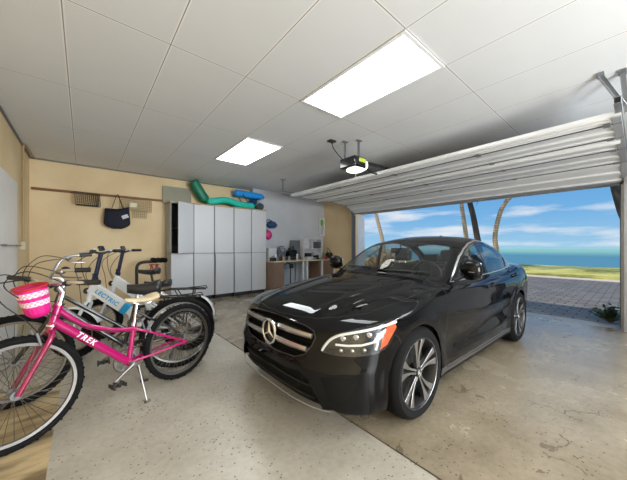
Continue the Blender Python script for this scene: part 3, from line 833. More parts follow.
# windscreen and rear window
tp = lambda c: c.z > .93
ws = [(1.41,-.1),(1.43,.3),(1.485,.5),(1.57,.705),(1.63,.735),(1.84,.69),(2.08,.63),(2.17,.585),(2.13,.3),(2.11,-.1)]
knife(grow(ws, .0), 'top', 3, tp, only=(0,))
wsi = [(1.44,-.1),(1.46,.3),(1.515,.49),(1.60,.68),(1.645,.707),(1.84,.665),(2.06,.608),(2.135,.57),(2.105,.3),(2.085,-.1)]
knife(wsi, 'top', 13, tp, only=(0, 3))
rw = [(3.44,-.1),(3.41,.3),(3.36,.53),(3.42,.57),(3.70,.62),(3.88,.63),(3.99,.35),(4.02,-.1)]
knife(rw, 'top', 3, tp, only=(0,))
rwi = [(3.47,-.1),(3.44,.3),(3.40,.51),(3.44,.545),(3.70,.59),(3.84,.60),(3.95,.33),(3.98,-.1)]
knife(rwi, 'top', 14, tp, only=(0, 3))
# bonnet: narrow shut line
lo = lambda c: c.x < 1.62 and c.z > .6 and c.y < .86
strip([(.115,-.02),(.13,.25),(.17,.43),(.27,.58),(.45,.705),(.8,.755),(1.2,.765),(1.46,.745)], .006, 'top', 1, lambda c: c.x < 1.6 and c.z > .68, only=(0,))
# doors
dfr = [(1.545,.985),(1.42,.90),(1.335,.72),(1.32,.52),(1.34,.32),(1.37,.245)]
strip(dfr, .007, 'side', 1, side, only=(0, 2))
strip([(1.37,.245),(2.45,.235),(3.10,.235)], .007, 'side', 1, side, only=(0,))
strip([(2.625,.975),(2.60,.72),(2.585,.45),(2.60,.235)], .007, 'side', 1, side, only=(0, 2))
strip([(3.80,1.05),(3.80,.93),(3.70,.82),(3.50,.79),(3.32,.70),(3.20,.52),(3.12,.36),(3.10,.235)], .007, 'side', 1, side, only=(0, 2))
# bumper seams
strip([(.52,.70),(.58,.66),(.60,.61)], .006, 'side', 1, side, only=(0,))
strip([(4.06,.40),(4.12,.62),(4.42,.66)], .006, 'side', 1, side, only=(0,))
# sill: lower strip, its lighter tone paints in the reflection below the doors
knife([(1.24,.268),(3.24,.262),(3.27,.205),(1.22,.205)], 'side', 4, side, only=(0,))
knife([(1.13,.20),(3.30,.20),(3.30,.10),(1.13,.10)], 'side', 5, side, only=(0,))
# front: grille, intakes, lamps
fr = lambda c: c.x < .45
def hx(pts): return pts
gr = [(-.1,.735),(.22,.732),(.40,.724),(.49,.706),(.52,.67),(.50,.61),(.45,.545),(.36,.510),(.15,.497),(-.1,.495)]
knife(grow(gr, .0), 'front', 6, fr)
intk = [(-.1,.415),(.30,.42),(.42,.435),(.50,.40),(.565,.30),(.60,.22),(.55,.195),(.3,.190),(-.1,.190)]
knife(intk, 'front', 7, fr, only=(0,))
sidein = [(.60,.43),(.78,.45),(.80,.40),(.76,.33),(.70,.28),(.645,.28)]
fr2 = lambda c: c.x < .75
knife(sidein, 'front', 8, fr2, only=(0,))
knife([(.47,.47),(.60,.475),(.86,.50),(.86,.465),(.60,.44),(.50,.435)], 'front', 0, fr2, only=(0,))
lampp = [(.515,.595),(.535,.640),(.580,.690),(.65,.724),(.74,.745),(.86,.765),(.98,.785),(1.055,.790),(1.075,.775),(1.055,.730),(1.02,.665),(.98,.615),(.90,.590),(.74,.578),(.62,.580),(.545,.587)]
lp = lambda c: c.x < .80 and c.y > .3
knife(lampp, 'lamp', 15, lp, only=(0, 1))
# tail lamp
knife([(.0,.86),(.05,.76),(-.9,.76)] and [(-1.95,.93),(-1.62,.93),(-1.60,.80),(-1.95,.77)], 'tail', 16, lambda c: c.x > 4.2, only=(0,))
# flag panels by area
hood_poly = [(.12,-.02),(.13,.25),(.17,.43),(.27,.58),(.45,.705),(.8,.755),(1.2,.765),(1.46,.745),(1.57,.705),(1.485,.5),(1.43,.3),(1.41,-.1)]
d1 = [(1.545,.985),(1.42,.90),(1.335,.72),(1.32,.52),(1.34,.32),(1.37,.245),(2.6,.235),(2.585,.45),(2.60,.72),(2.625,.99)]
d2 = [(2.625,.99),(2.60,.72),(2.585,.45),(2.60,.235),(3.10,.235),(3.12,.36),(3.20,.52),(3.32,.70),(3.50,.79),(3.70,.82),(3.80,.93),(3.80,1.05)]
for f in bmc.faces:
    if f[lay] in (0,):
        c = f.calc_center_median()
        if c.x < 1.6 and c.z > .68 and inpoly(c.x, c.y, hood_poly): f[lay] = 20
        elif c.y > .5 and c.z < 1.05 and inpoly(c.x, c.z, d1): f[lay] = 21
        elif c.y > .5 and c.z < 1.05 and inpoly(c.x, c.z, d2): f[lay] = 22

# ---- materials of the car
def paint():
    m, n, l, b = node_mat('black_car_paint')
    tc = n.new('ShaderNodeTexCoord'); no = n.new('ShaderNodeTexNoise'); no.inputs['Scale'].default_value = 900
    l.new(tc.outputs['Object'], no.inputs['Vector'])
    cr = n.new('ShaderNodeValToRGB'); cr.color_ramp.elements[0].color = (.002,.002,.0024,1); cr.color_ramp.elements[1].color = (.004,.004,.005,1)
    l.new(no.outputs['Fac'], cr.inputs[0]); l.new(cr.outputs[0], b.inputs['Base Color'])
    b.inputs['Roughness'].default_value = .22; b.inputs['Coat Weight'].default_value = 1.0; b.inputs['Coat Roughness'].default_value = .015; b.inputs['Coat IOR'].default_value = 1.34
    b.inputs['Specular IOR Level'].default_value = 0.0
    return m
m_paint = paint()
m_gap = mat('shut_line_black', (.002,.002,.002), .9)
m_pano = mat('black_trim', (.006,.006,.007), .15)
m_cglass = glass('car_glass', (.62,.66,.66))
m_wglass = glass('windscreen_glass', (.80,.84,.83))
m_lglass = glass('lamp_glass', (.86,.88,.9))
m_sill = mat('sill_reflection', (.15,.15,.155), .35, .8)
m_trimb = mat('intake_black', (.006,.006,.006), .5, spec=.12)

CAR = thing('car', 'glossy black four-door saloon car parked nose-in on the concrete floor', 'car', (CARX, CARY, 0), 0)
def normals(P):
    e_ = 1e-3; G = np.zeros_like(P)
    for a in range(3):
        d = np.zeros(3); d[a] = e_
        G[:, a] = field(P+d)-field(P-d)
    G /= (np.linalg.norm(G, axis=1)[:, None]+1e-12)
    return G
allf = [(f[lay], [v.index for v in f.verts]) for f in (bmc.verts.index_update() or bmc.faces)]
allv = np.array([v.co[:] for v in bmc.verts]); alln = normals(allv)
bmc.free()
def panel(name, tags, mats, parent, half=None, off=0.0, thick=0):
    """mats: tag -> material; half: +1 left, -1 right, None both"""
    V, N, Fs, MI = [], [], [], []; ml = []
    for sg in ((1, -1) if half is None else (half,)):
        mp = {}
        for t, q in allf:
            if t not in tags: continue
            ids = []
            for i in q:
                if i not in mp:
                    mp[i] = len(V); p = allv[i]+alln[i]*off; nn = alln[i]
                    V.append((p[0]*SX, p[1]*SY*sg, p[2]*SZ)); N.append((nn[0]/SX, nn[1]/SY*sg, nn[2]/SZ))
                ids.append(mp[i])
            mt = mats[t] if isinstance(mats, dict) else mats
            if mt not in ml: ml.append(mt)
            # orient outward
            pp = np.array([V[i_] for i_ in ids]); pq = np.roll(pp, -1, 0)
            if np.dot(np.cross(pp, pq).sum(0), N[ids[0]]) < 0: ids = ids[::-1]
            Fs.append(ids); MI.append(ml.index(mt))
    me = bpy.data.meshes.new(name); me.from_pydata(V, [], Fs)
    for q in ml: me.materials.append(q)
    me.polygons.foreach_set('material_index', MI)
    me.polygons.foreach_set('use_smooth', [True]*len(me.polygons))
    nv = [Vector(a).normalized() for a in N]
    me.normals_split_custom_set_from_vertices(nv)
    o = bpy.data.objects.new(name, me); COL.objects.link(o); o.parent = parent
    return o
panel('body_shell', (0, 1, 3), {0: m_paint, 1: m_gap, 3: m_pano}, CAR)
panel('bonnet', (20,), m_paint, CAR)
for sg in (1, -1):
    dfp = panel('front_door', (21,), m_paint, CAR, sg)
    drp = panel('rear_door', (22,), m_paint, CAR, sg)
    panel('door_window', (10,), m_cglass, CAR, sg); panel('door_window', (11,), m_cglass, CAR, sg); panel('quarter_window', (12,), m_cglass, CAR, sg)
    panel('window_chrome', (2,), M_silver, CAR, sg)
    panel('sill_reflection_strip', (4,), m_sill, CAR, sg)
    panel('tail_lamp', (16,), mat('tail_red', (.25,.01,.01), .1), CAR, sg)
    # handles
    for (hx_, hz_, par) in ((2.50,.865,dfp), (3.55,.915,drp)):
        # scoop and grip standing off the surface
        yw = float(solve(np.array([[0,1.0,0]]), np.array([[hx_,0,hz_]]))[0,1])
        h = MB()
        P = [(hx_-.10, yw-.005, hz_-.006), (hx_-.085, yw+.022, hz_-.004), (hx_, yw+.034, hz_), (hx_+.085, yw+.024, hz_+.006), (hx_+.10, yw-.005, hz_+.008)]
        h.tube([(a*SX, b_*SY*sg, c*SZ) for a, b_, c in smooth_pts(P, 4)], .012, 10, flat=1.0)
        h.build('door_handle', m_paint, par)
panel('windscreen', (13,), m_wglass, CAR)
panel('rear_window', (14,), m_cglass, CAR)
for sg in (1, -1): panel('lower_trim', (5,), m_trimb, CAR, sg); panel('side_intake', (8,), m_trimb, CAR, sg)
def P_(x, y, z): return (x*SX, y*SY, z*SZ)
def xfront(y, z):
    return float(solve(np.array([[-1.0,0,0]]), np.array([[1.2,y,z]]))[0,0])
def yside(x, z):
    return float(solve(np.array([[0,1.0,0]]), np.array([[x,0,z]]))[0,1])

# ---- grille: recessed dark mesh, two double slats, star
def front_patch(name, pts, off, m, parent, n=28, k=8, thick=.0):
    """patch following the nose: pts = list of (y, z0, z1)"""
    b = MB(); V = []
    ys = np.linspace(pts[0][0], pts[-1][0], n)
    z0 = np.interp(ys, [p[0] for p in pts], [p[1] for p in pts]); z1 = np.interp(ys, [p[0] for p in pts], [p[2] for p in pts])
    P = []
    for i in range(n):
        for j in range(k+1): P.append((1.2, ys[i], z0[i]+(z1[i]-z0[i])*j/k))
    P = np.array(P); D = np.tile(np.array([[-1.0,0,0]]), (len(P),1))
    S = solve(D, P)
    for q in S: V.append(P_(q[0]+off, q[1], q[2]))
    Fs = [(i*(k+1)+j, (i+1)*(k+1)+j, (i+1)*(k+1)+j+1, i*(k+1)+j+1) for i in range(n-1) for j in range(k)]
    b.add(V, Fs); o = b.build(name, m, parent, smooth=60)
    if thick:
        sm = o.modifiers.new('s', 'SOLIDIFY'); sm.thickness = thick; sm.offset = 0
    return o
def mesh_mat(name, sc, c0, c1):
    m, n, l, b = node_mat(name)
    tc = n.new('ShaderNodeTexCoord'); vo = n.new('ShaderNodeTexVoronoi'); vo.inputs['Scale'].default_value = sc
    vo.feature = 'DISTANCE_TO_EDGE'; vo.inputs['Randomness'].default_value = 0.0
    l.new(tc.outputs['Object'], vo.inputs['Vector'])
    cr = n.new('ShaderNodeValToRGB'); cr.color_ramp.elements[0].position = .06; cr.color_ramp.elements[1].position = .12
    cr.color_ramp.elements[0].color = (*c1, 1); cr.color_ramp.elements[1].color = (*c0, 1)
    l.new(vo.outputs['Distance'], cr.inputs[0]); l.new(cr.outputs[0], b.inputs['Base Color']); b.inputs['Roughness'].default_value = .6; b.inputs['Specular IOR Level'].default_value = .1
    return m
m_mesh = mesh_mat('grille_mesh_black', 45, (.002,.002,.002), (.012,.012,.012))
GR = front_patch('grille', [(-.54,.60,.70),(-.50,.56,.735),(-.44,.50,.75),(-.2,.485,.75),(0,.48,.75),(.2,.485,.75),(.44,.50,.75),(.50,.56,.735),(.54,.60,.70)], .055, m_mesh, CAR, 60)
# frame: bent tube round the grille opening
half = [(y, z) for y, z in gr if y >= 0]
ring = [(0,.735)]+half+[(0,.495)]
ring = ring+[(-y, z) for y, z in reversed(ring[1:-1])]
b = MB(); b.tube([P_(xfront(y, z)+.004, y, z) for y, z in ring], .0065, 8, closed=True); b.build('grille_frame', M_blackg, GR)
b = MB(); lr = [(-.62,.22)]
# slats
for (za, zb, w0, w1) in ((.648,.696,.495,.43), (.556,.606,.465,.42)):
    for s2 in (-1, 1):
        sb = MB()
        ys = np.linspace(.10, w0, 14)
        V = []
        for y in ys:
            t = (y-.10)/(w0-.10)
            z1 = zb-.004*t**2; z0 = za+.002*t**2+.006*t
            xx = xfront(y, (z0+z1)/2)
            V += [P_(xx-.006, y*s2, z0+.003), P_(xx-.016, y*s2, (z0+z1)/2), P_(xx-.008, y*s2, z1), P_(xx+.03, y*s2, z1-.004), P_(xx+.03, y*s2, z0+.006)]
        n5 = 5; Fs = []
        for i in range(len(ys)-1):
            for j in range(n5): Fs.append((i*n5+j, i*n5+(j+1) % n5, (i+1)*n5+(j+1) % n5, (i+1)*n5+j))
        Fs += [tuple(range(5)), tuple((len(ys)-1)*5+j for j in range(5))]
        sb.add(V, Fs)
        sb.build('grille_slat', mat('slat_silver', (.62,.60,.56), .26, 1.0), GR, smooth=30)
# emblem
xe = xfront(0, .615)-.022; zc_ = .615
em = MB()
ringp = [((xe)*SX, .098*math.cos(a)*SY*1.0, zc_*SZ+.098*SY*math.sin(a)) for a in [2*math.pi*i/40 for i in range(40)]]
em.tube(ringp, .0105, 10, closed=True)
def star(mb, c, r, ax, th=.006):
    """three pointed star, ax: function mapping (u, v, w) to a point"""
    for k in range(3):
        a = math.pi/2+k*2*math.pi/3
        for s2 in (-1, 1):
            tip = (r*math.cos(a), r*math.sin(a))
            b2 = a+s2*math.pi/3; in_ = (r*.17*math.cos(b2), r*.17*math.sin(b2))
            V = [ax(0,0,th), ax(tip[0], tip[1], th*.3), ax(in_[0], in_[1], 0), ax(0,0,-th), ax(tip[0], tip[1], -th*.3)]
            mb.add([Vector(c)+Vector(p) for p in V], [(0,1,2),(3,2,4),(1,4,2),(0,3,4,1),(0,2,3)])
star(em, (xe*SX, 0, zc_*SZ), .098*SY, lambda u, v, w: (-w*1.6, u, v))
em.build('star_emblem', M_chrome, CAR, smooth=20)
em = MB(); em.lathe([(0, .012),(.093*SY, .012),(.093*SY, .028),(0,.028)], (xe*SX, 0, zc_*SZ), 'x', 32); em.build('emblem_backing', M_blackg, CAR)
# lower intake
IN = front_patch('lower_intake', [(-.60,.20,.25),(-.56,.19,.31),(-.50,.185,.41),(-.42,.18,.445),(0,.18,.43),(.42,.18,.445),(.50,.185,.41),(.56,.19,.31),(.60,.20,.25)], .05, m_mesh, CAR, 60)
b = MB()
for zz in (.26,.34):
    b.tube([P_(xfront(y, zz)+.035, y, zz) for y in np.linspace(-.52,.52,25)], .006, 6)
b.build('intake_bar', M_black, IN)
b = MB(); b.tube([P_(xfront(y, .215)-.001, y, .208) for y in np.linspace(-.66,.52,40)], .0035, 6); b.build('front_lip', M_silver, CAR)

# ---- head lamps
def lamp_surf(s, z, off):
    """point on the body found along the lamp direction"""
    U = np.array([.6,.8,0]); N = np.array([-.8,.6,0])
    # find along N outward from inside
    C = U*s+np.array([0,0,z])+N*(-.2)
    # start inside the body
    q = solve(np.array([N]), np.array([C]))[0]
    return q-N*off
m_lampbk = mat('lamp_housing', (.03,.03,.032), .25, .6)
m_drl = mat('light_guide', (.82,.80,.76), .25)
m_drl_b = emat('lamp_guide_white', (.85,.84,.80), .15)
for sg in (1, -1):
    L = panel('headlamp', (15,), m_lglass, CAR, sg)
    def Q(s, z, off=.02):
        q = lamp_surf(s, z, off); return (q[0]*SX, q[1]*SY*sg, q[2]*SZ)
    # housing
    b = MB(); nu = 22
    top_ = [(.515,.595),(.535,.640),(.580,.690),(.65,.724),(.74,.745),(.86,.765),(.98,.785),(1.075,.785)]
    bot_ = [(.515,.593),(.545,.587),(.62,.580),(.74,.578),(.90,.590),(.98,.615),(1.02,.665),(1.055,.730),(1.075,.770)]
    V = []
    for i in range(nu+1):
        s = .517+(1.070-.517)*i/nu
        zt = np.interp(s, [p[0] for p in top_], [p[1] for p in top_]); zb = np.interp(s, [p[0] for p in bot_], [p[1] for p in bot_])
        for j in range(7): V.append(Q(s, zb+(zt-zb)*j/6, .055 if 0 < j < 6 and 0 < i < nu else .004))
    b.add(V, [(i*7+j, (i+1)*7+j, (i+1)*7+j+1, i*7+j+1) for i in range(nu) for j in range(6)])
    b.build('lamp_housing', m_lampbk, L)
    # brow light guide following the upper edge
    br = [(.522,.600),(.545,.634),(.585,.676),(.645,.706),(.72,.722),(.84,.742),(.96,.762),(1.04,.772)]
    b = MB(); b.tube([Q(s, z-.004, .012) for s, z in cr2(br, 4, False)], .0085, 8); b.build('light_guide', m_drl, L)
    b = MB(); b.tube([Q(s, z, .018) for s, z in ((.62,.642),(.70,.640),(.80,.645),(.90,.665),(.945,.700))], .007, 8)
    b.tube([Q(s, z, .016) for s, z in ((.91,.668),(.905,.640),(.895,.612))], .007, 8)
    b.build('light_guide', m_drl, L)
    for s, z in ((.67,.680),(.76,.692),(.85,.706)):
        b = MB(); q0 = Vector(Q(s, z, .045)); q1 = Vector(Q(s, z, .022))
        ax = (q1-q0).normalized()
        b.tube([q0, q1], [.020,.020], 4); b.tube([q1, q1+ax*.004], [.017,.013], 12)
        b.build('reflector_cup', M_chrome, L)
    for s, z in ((.66,.607),(.74,.608),(.82,.614)):
        b = MB(); q0 = Vector(Q(s, z, .045)); q1 = Vector(Q(s, z, .020))
        b.tube([q0, q1], .012, 8); b.ell(q1, (.010,.010,.010), 10, 6); b.build('projector_lens', M_chrome, L)
    # orange side reflector
    b = MB(); V = []; P4 = [(.925,.610),(.975,.632),(1.045,.735),(1.03,.768),(.985,.770),(.945,.690)]
    V = [Q(s, z, .010) for s, z in P4]+[Q(s, z, .03) for s, z in P4]
    b.add(V, [tuple(range(6)), tuple(range(11,5,-1))]+[(i, (i+1) % 6, 6+(i+1) % 6, 6+i) for i in range(6)])
    b.build('side_reflector', mat('amber_reflector', (.62,.10,.03), .2), L)

# ---- wheels
m_rim_face = mat('machined_rim', (.46,.46,.47), .30, 1.0)
m_rim_dark = mat('rim_dark_grey', (.03,.03,.032), .35, .5)
m_rotor = mat('brake_disc', (.07,.068,.066), .4, 1.0)
def wheel(x, sg):
    cyw = sg*(.795)*SY      # wheel centre plane
    cz = .318
    W = MB(); RO, RI, wd = .318, .243, .100
    prof = [(RI, -wd), (RI+.012, -wd-.004), (RI+.045, -wd-.008), (RO-.018, -wd+.004), (RO-.004, -wd+.022), (RO, -wd+.04), (RO, wd-.04), (RO-.004, wd-.022), (RO-.018, wd-.004), (RI+.045, wd+.008), (RI+.012, wd+.004), (RI, wd)]
    W.lathe(prof, (0,0,0), 'y', 56, closed=True)
    t = W.build('wheel', M_rubber, CAR, smooth=35); t.location = (x*SX, cyw, cz)
    b = MB(); b.lathe([(RI-.006,-wd),(RI+.002,-wd+.002),(RI+.002,wd-.002),(RI-.006,wd+.002),(RI-.016,wd-.004),(RI-.020,wd-.02),(RI-.022,-wd+.02)], (0,0,0), 'y', 56, closed=True)
    b.build('rim_barrel', m_rim_dark, t)
    # face towards outside: local y = sg
    o = sg; yf = wd-.006
    b = MB(); b.lathe([(RI-.008,yf*o),(RI-.001,(yf+.006)*o),(RI+.003,(yf+.002)*o),(RI-.008,(yf-.012)*o)], (0,0,0), 'y', 64, closed=True)
    b.build('rim_lip', m_rim_face, t)
    b = MB(); b2 = MB()
    for k in range(5):
        a0 = math.pi/2+k*2*math.pi/5+.0
        for s2 in (-1, 1):
            # a spoke flaring from hub to rim, the pair forming a narrow V
            def pt(r, off, dy):
                ux, uz = math.cos(a0), math.sin(a0); vx, vz = -uz, ux
                return (ux*r+vx*off, (yf-dy)*o, uz*r+vz*off)
            sec = [(.034,.003,.018,.010),(.085,.006,.019,.014),(.140,.010,.032,.012),(.185,.016,.053,.006),(.232,.022,.077,.000)]
            V = []
            for r, o1, o2, dy in sec:
                V += [pt(r, s2*o1, dy), pt(r, s2*o2, dy), pt(r, s2*o2*.96, dy+.03), pt(r, s2*o1, dy+.03)]
            Fs = [(i*4+j, i*4+(j+1) % 4, (i+1)*4+(j+1) % 4, (i+1)*4+j) for i in range(4) for j in range(4)]+[(0,1,2,3),(16,17,18,19)]
            b.add(V, Fs)
    b.build('spokes', m_rim_face, t, smooth=20, bevel=.0015)
    b2.lathe([(0,(yf-.004)*o),(.024,(yf-.004)*o),(.030,(yf-.010)*o),(.034,(yf-.03)*o)], (0,0,0), 'y', 28)
    cap = b2.build('centre_cap', m_rim_dark, t)
    b = MB(); 
    b.tube([(.020*math.cos(q), (yf-.003)*o, .020*math.sin(q)) for q in [2*math.pi*i/24 for i in range(24)]], .0022, 6, closed=True)
    star(b, (0,(yf-.003)*o,0), .020, lambda u, v, w: (u, w*.5, v)); b.build('cap_star', M_chrome, cap)
    b = MB(); b.lathe([(.05,.03*o),(.165,.03*o),(.165,.012*o),(.05,.012*o)], (0,0,0), 'y', 40, closed=True); b.build('brake_disc', m_rotor, t)
    b = MB(); b.lathe([(0,.0),(RI-.03,.0),(RI-.03,-.01*o),(0,-.01*o)], (0,0,0), 'y', 40); b.build('hub_back', m_gap, t)
    return t
for sg in (1, -1):
    for x in (.86, 3.63): wheel(x, sg)
    # wheel housings
    for x in (.86, 3.63):
        b = MB(); prof = []
        n_ = 24; V = []
        for i in range(n_+1):
            a = math.pi*i/n_*1.16-.25
            for y in (.56, .868): V.append(P_(x+.392*math.cos(a), y*sg, .335+.378*math.sin(a)))
        b.add(V, [(2*i, 2*i+1, 2*i+3, 2*i+2) for i in range(n_)])
        c0 = len(b.v); b.add([P_(x, .56*sg, .335)]+[V[2*i] for i in range(n_+1)], [(0, i+1, i+2) for i in range(n_)])
        b.build('wheel_housing', m_gap, CAR, fix=False)
# ---- mirrors
for sg in (1, -1):
    mx_, mz_ = 1.66, 1.005
    b = MB()
    base = (1.63, .80*sg, .965)
    b.ell(P_(1.745, .95*sg, 1.075), (.062, .092, .088), 24, 14, rot=(0, R(-6), R(8*sg)), pw=.82)
    mo = b.build('door_mirror', m_paint, CAR, smooth=80)
    b = MB(); b.tube([P_(1.75,.80*sg,.965), P_(1.75,.86*sg,.995), P_(1.745,.90*sg,1.03)], [.030,.022,.022], 12, flat=.6); b.build('mirror_foot', M_black, mo)
    b = MB(); b.box(P_(1.81, .95*sg, 1.075), (.006, .14, .12), (0,0,R(8*sg))); b.build('mirror_glass', M_chrome, mo, bevel=.003)
    b = MB(); b.box(P_(1.677, .96*sg, 1.06), (.005,.09,.007), (0,0,R(14*sg))); b.build('indicator_strip', M_grey, mo)
# ---- wipers
b = MB()
for y0, y1, x0 in ((.10,.60,1.48), (-.55,-.02,1.45)):
    P = []
    for i in range(9):
        y = y0+(y1-y0)*i/8
        x = x0+.02+.19*(y/.7)**2
        z = float(solve(np.array([[0,0,1.0]]), np.array([[x,y,.6]]))[0,2])+.012
        P.append(P_(x, y, z))
    b.tube(P, .007, 6)
b.build('wipers', M_black, CAR)
# ---- roof antenna fin
b = MB(); b.ell(P_(3.15, 0, 1.425), (.08,.018,.035), 14, 8); b.build('antenna_fin', m_paint, CAR)

# ---- interior
m_int = mat('interior_black_leather', (.012,.012,.013), .5, bump=.1)
m_int2 = mat('interior_trim', (.02,.02,.022), .6)
b = MB()
b.bb(P_(1.45,-.70,.22), P_(4.05,.70,.27))
b.build('cabin_floor', m_int2, CAR)
b = MB()
V = []
prof = [(1.42,.93),(1.62,.975),(1.82,.965),(1.90,.90),(1.92,.72),(1.85,.6)]
for x, z in prof:
    for y in (-.70,-.4,0,.4,.70): V.append(P_(x, y, z-(.02 if abs(y) > .6 else 0)))
b.add(V, [(i*5+j, i*5+j+1, (i+1)*5+j+1, (i+1)*5+j) for i in range(5) for j in range(4)]); b.build('dashboard', m_int, CAR)
b = MB(); b.tube([P_(1.98+.07*math.sin(a)*.5, -.36+.185*math.cos(a)*1.0, .95+.17*math.sin(a)) for a in [2*math.pi*i/32 for i in range(32)]], .013, 8, closed=True)
b.box(P_(1.975,-.36,.95), (.04,.13,.10)); b.tube([P_(1.85,-.36,.90), P_(1.975,-.36,.95)], .02); b.build('steering_wheel', m_int, CAR)
def seat(x, y, rear=False):
    b = MB()
    if rear:
        b.box(P_(3.15, 0, .50), (.50*SX, 1.28*SY, .16)); b.box(P_(3.50, 0, .76), (.14, 1.28*SY, .56), (0, R(22), 0))
        s = b.build('rear_seat', m_int, CAR, bevel=.04, seg=3)
        for yy in (-.38, .0, .38):
            b = MB(); b.box(P_(3.60, yy, 1.10), (.08, .22, .13), (0, R(12), 0)); b.build('headrest', m_int, s, bevel=.03, seg=3)
        return
    b.box(P_(x-.22, y, .46), (.50, .46, .15), (0, R(-8), 0)); b.box(P_(x+.09, y, .77), (.13, .44, .56), (0, R(18), 0))
    s = b.build('front_seat', m_int, CAR, bevel=.045, seg=3)
    b = MB(); b.box(P_(x+.20, y, 1.17), (.09, .235, .15), (0, R(10), 0)); b.build('headrest', m_int, s, bevel=.035, seg=3)
    b = MB()
    for yy in (-.05,.05): b.tube([P_(x+.17, y+yy, 1.00), P_(x+.19, y+yy, 1.12)], .006)
    b.build('headrest_post', M_chrome, s)
seat(2.45, .36); seat(2.45, -.36); seat(0, 0, True)
b = MB(); b.bb(P_(3.62,-.62,.985), P_(4.02,.62,1.0)); b.build('parcel_shelf', m_int2, CAR)
b = MB(); b.box(P_(1.985, 0, 1.245), (.03,.22,.06), (0,R(10),0)); b.tube([P_(1.985,0,1.25), P_(2.02,0,1.33)], .008); b.build('rear_view_mirror', M_black, CAR, bevel=.012)
# underside pan keeps daylight out from below
b = MB(); b.bb(P_(.35,-.56,.16), P_(4.4,.56,.21)); b.build('under_tray', m_gap, CAR)
b = MB(); b.bb(P_(1.25,-.84,.165), P_(3.18,.84,.21)); b.build('under_tray', m_gap, CAR)
# ================================================================ BICYCLES
m_pink = mat('magenta_paint', srgb(168, 9, 94), .22, coat=.6)
m_pinkd = mat('dark_magenta_paint', srgb(138, 8, 68), .22, coat=.6)
m_bikeblk = mat('bike_black_paint', (.010,.010,.011), .18, coat=.6)
m_ewhite = mat('ebike_white', srgb(222,226,230), .25, coat=.4)
m_eblue = mat('ebike_blue', srgb(40,158,216), .3)
m_cream = mat('cream_saddle', srgb(206,190,158), .5, bump=.1)
m_vinyl = mat('black_vinyl', (.018,.018,.020), .42, bump=.05)
m_navy = mat('navy_steerer', (.010,.016,.045), .25)
m_spoke = mat('spoke_steel', (.16,.15,.14), .4, .8)
m_brim = mat('bike_rim', (.25,.24,.23), .35, .9, var=.1)
m_brass = mat('brown_cogs', srgb(120,100,70), .4, .8)

def ring_tube(b, c, r, w, n=48, k=8, flat=1.0):
    b.tube([(c[0]+r*math.cos(2*math.pi*i/n), c[1], c[2]+r*math.sin(2*math.pi*i/n)) for i in range(n)], w, k, closed=True, up=(0,1,0), flat=flat)
def bike_wheel(t, name, x, y, R_, tw, rimm, nsp=36, steer=0.0, cog=False, rz=.0):
    b = MB(); ring_tube(b, (0,0,0), R_-tw, tw, 64, 10)
    for i in range(64):     # tread knobs
        a = 2*math.pi*i/64
        b.box((math.cos(a)*(R_-.003), (.006 if i % 2 else -.006), math.sin(a)*(R_-.003)), (.012,.014,.010), (0,-a+math.pi/2,0))
    w = b.build(name, M_rubber, t); w.location = (x, y, R_); w.rotation_euler = (0,0,steer)
    b = MB(); rr = R_-2*tw
    b.lathe([(rr+.006,-.013),(rr-.012,-.011),(rr-.016,0),(rr-.012,.011),(rr+.006,.013)], (0,0,0), 'y', 64, closed=True); b.build('rim', rimm, w)
    b = MB()
    for i in range(nsp):
        a = 2*math.pi*i/nsp; s2 = 1 if i % 2 else -1; a2 = a+(.35 if (i//2) % 2 else -.35)
        b.tube([(math.cos(a2)*.024, s2*.030, math.sin(a2)*.024), (math.cos(a)*(rr-.010), 0, math.sin(a)*(rr-.010))], .0016, 4)
    b.build('spokes', m_spoke, w, fix=False)
    b = MB(); b.lathe([(0,-.055),(.008,-.055),(.008,-.036),(.026,-.034),(.026,-.028),(.014,-.02),(.014,.02),(.026,.028),(.026,.034),(.008,.036),(.008,.055),(0,.055)], (0,0,0), 'y', 16); b.build('hub', M_grey, w)
    if cog:
        b = MB()
        for i, r in enumerate((.052,.044,.036,.030)): b.lathe([(.012,-.030-.004*i),(r,-.030-.004*i),(r,-.028-.004*i),(.012,-.028-.004*i)], (0,0,0), 'y', 24, closed=True)
        b.build('sprockets', m_brass, w)
    return w
def saddle(t, x0, x1, z, W, m, name='seat', TH=1.0):
    """x0 rear, x1 nose"""
    b = MB(); n = 14; k = 12; V = []
    for i in range(n+1):
        u = i/n; x = x0+(x1-x0)*u
        hw = W/2*(1-u)**.9*(.55+.45*math.cos(max(0,(.12-u))/.12*1.4))+.019
        if u < .1: hw *= (.55+4.5*u)
        if u > .93: hw *= (1-u)/.07*.6+.4
        zc = z+.012*(u-.5)**2*4-.010+ (.010 if u < .25 else 0)
        th = .030*(1-.45*u)*TH
        for j in range(k):
            a = 2*math.pi*j/k
            V.append((x, hw*math.cos(a), zc+(th*.55*math.sin(a) if math.sin(a) > 0 else th*1.25*math.sin(a))-(abs(math.cos(a))**2*.010)))
    b.add(V, [(i*k+j, i*k+(j+1) % k, (i+1)*k+(j+1) % k, (i+1)*k+j) for i in range(n) for j in range(k)]+[tuple(range(k)), tuple(n*k+j for j in range(k))])
    s = b.build(name, m, t, smooth=60)
    b = MB()
    for yy in (-.022,.022): b.tube(smooth_pts([(x0+.05,yy*1.5,z-.03),(x0+.09,yy,z-.050),(x1-.10,yy,z-.050),(x1-.04,yy*.3,z-.02)],3), .0035, 6)
    b.build('seat_rails', M_silver, s, fix=False)
    return s
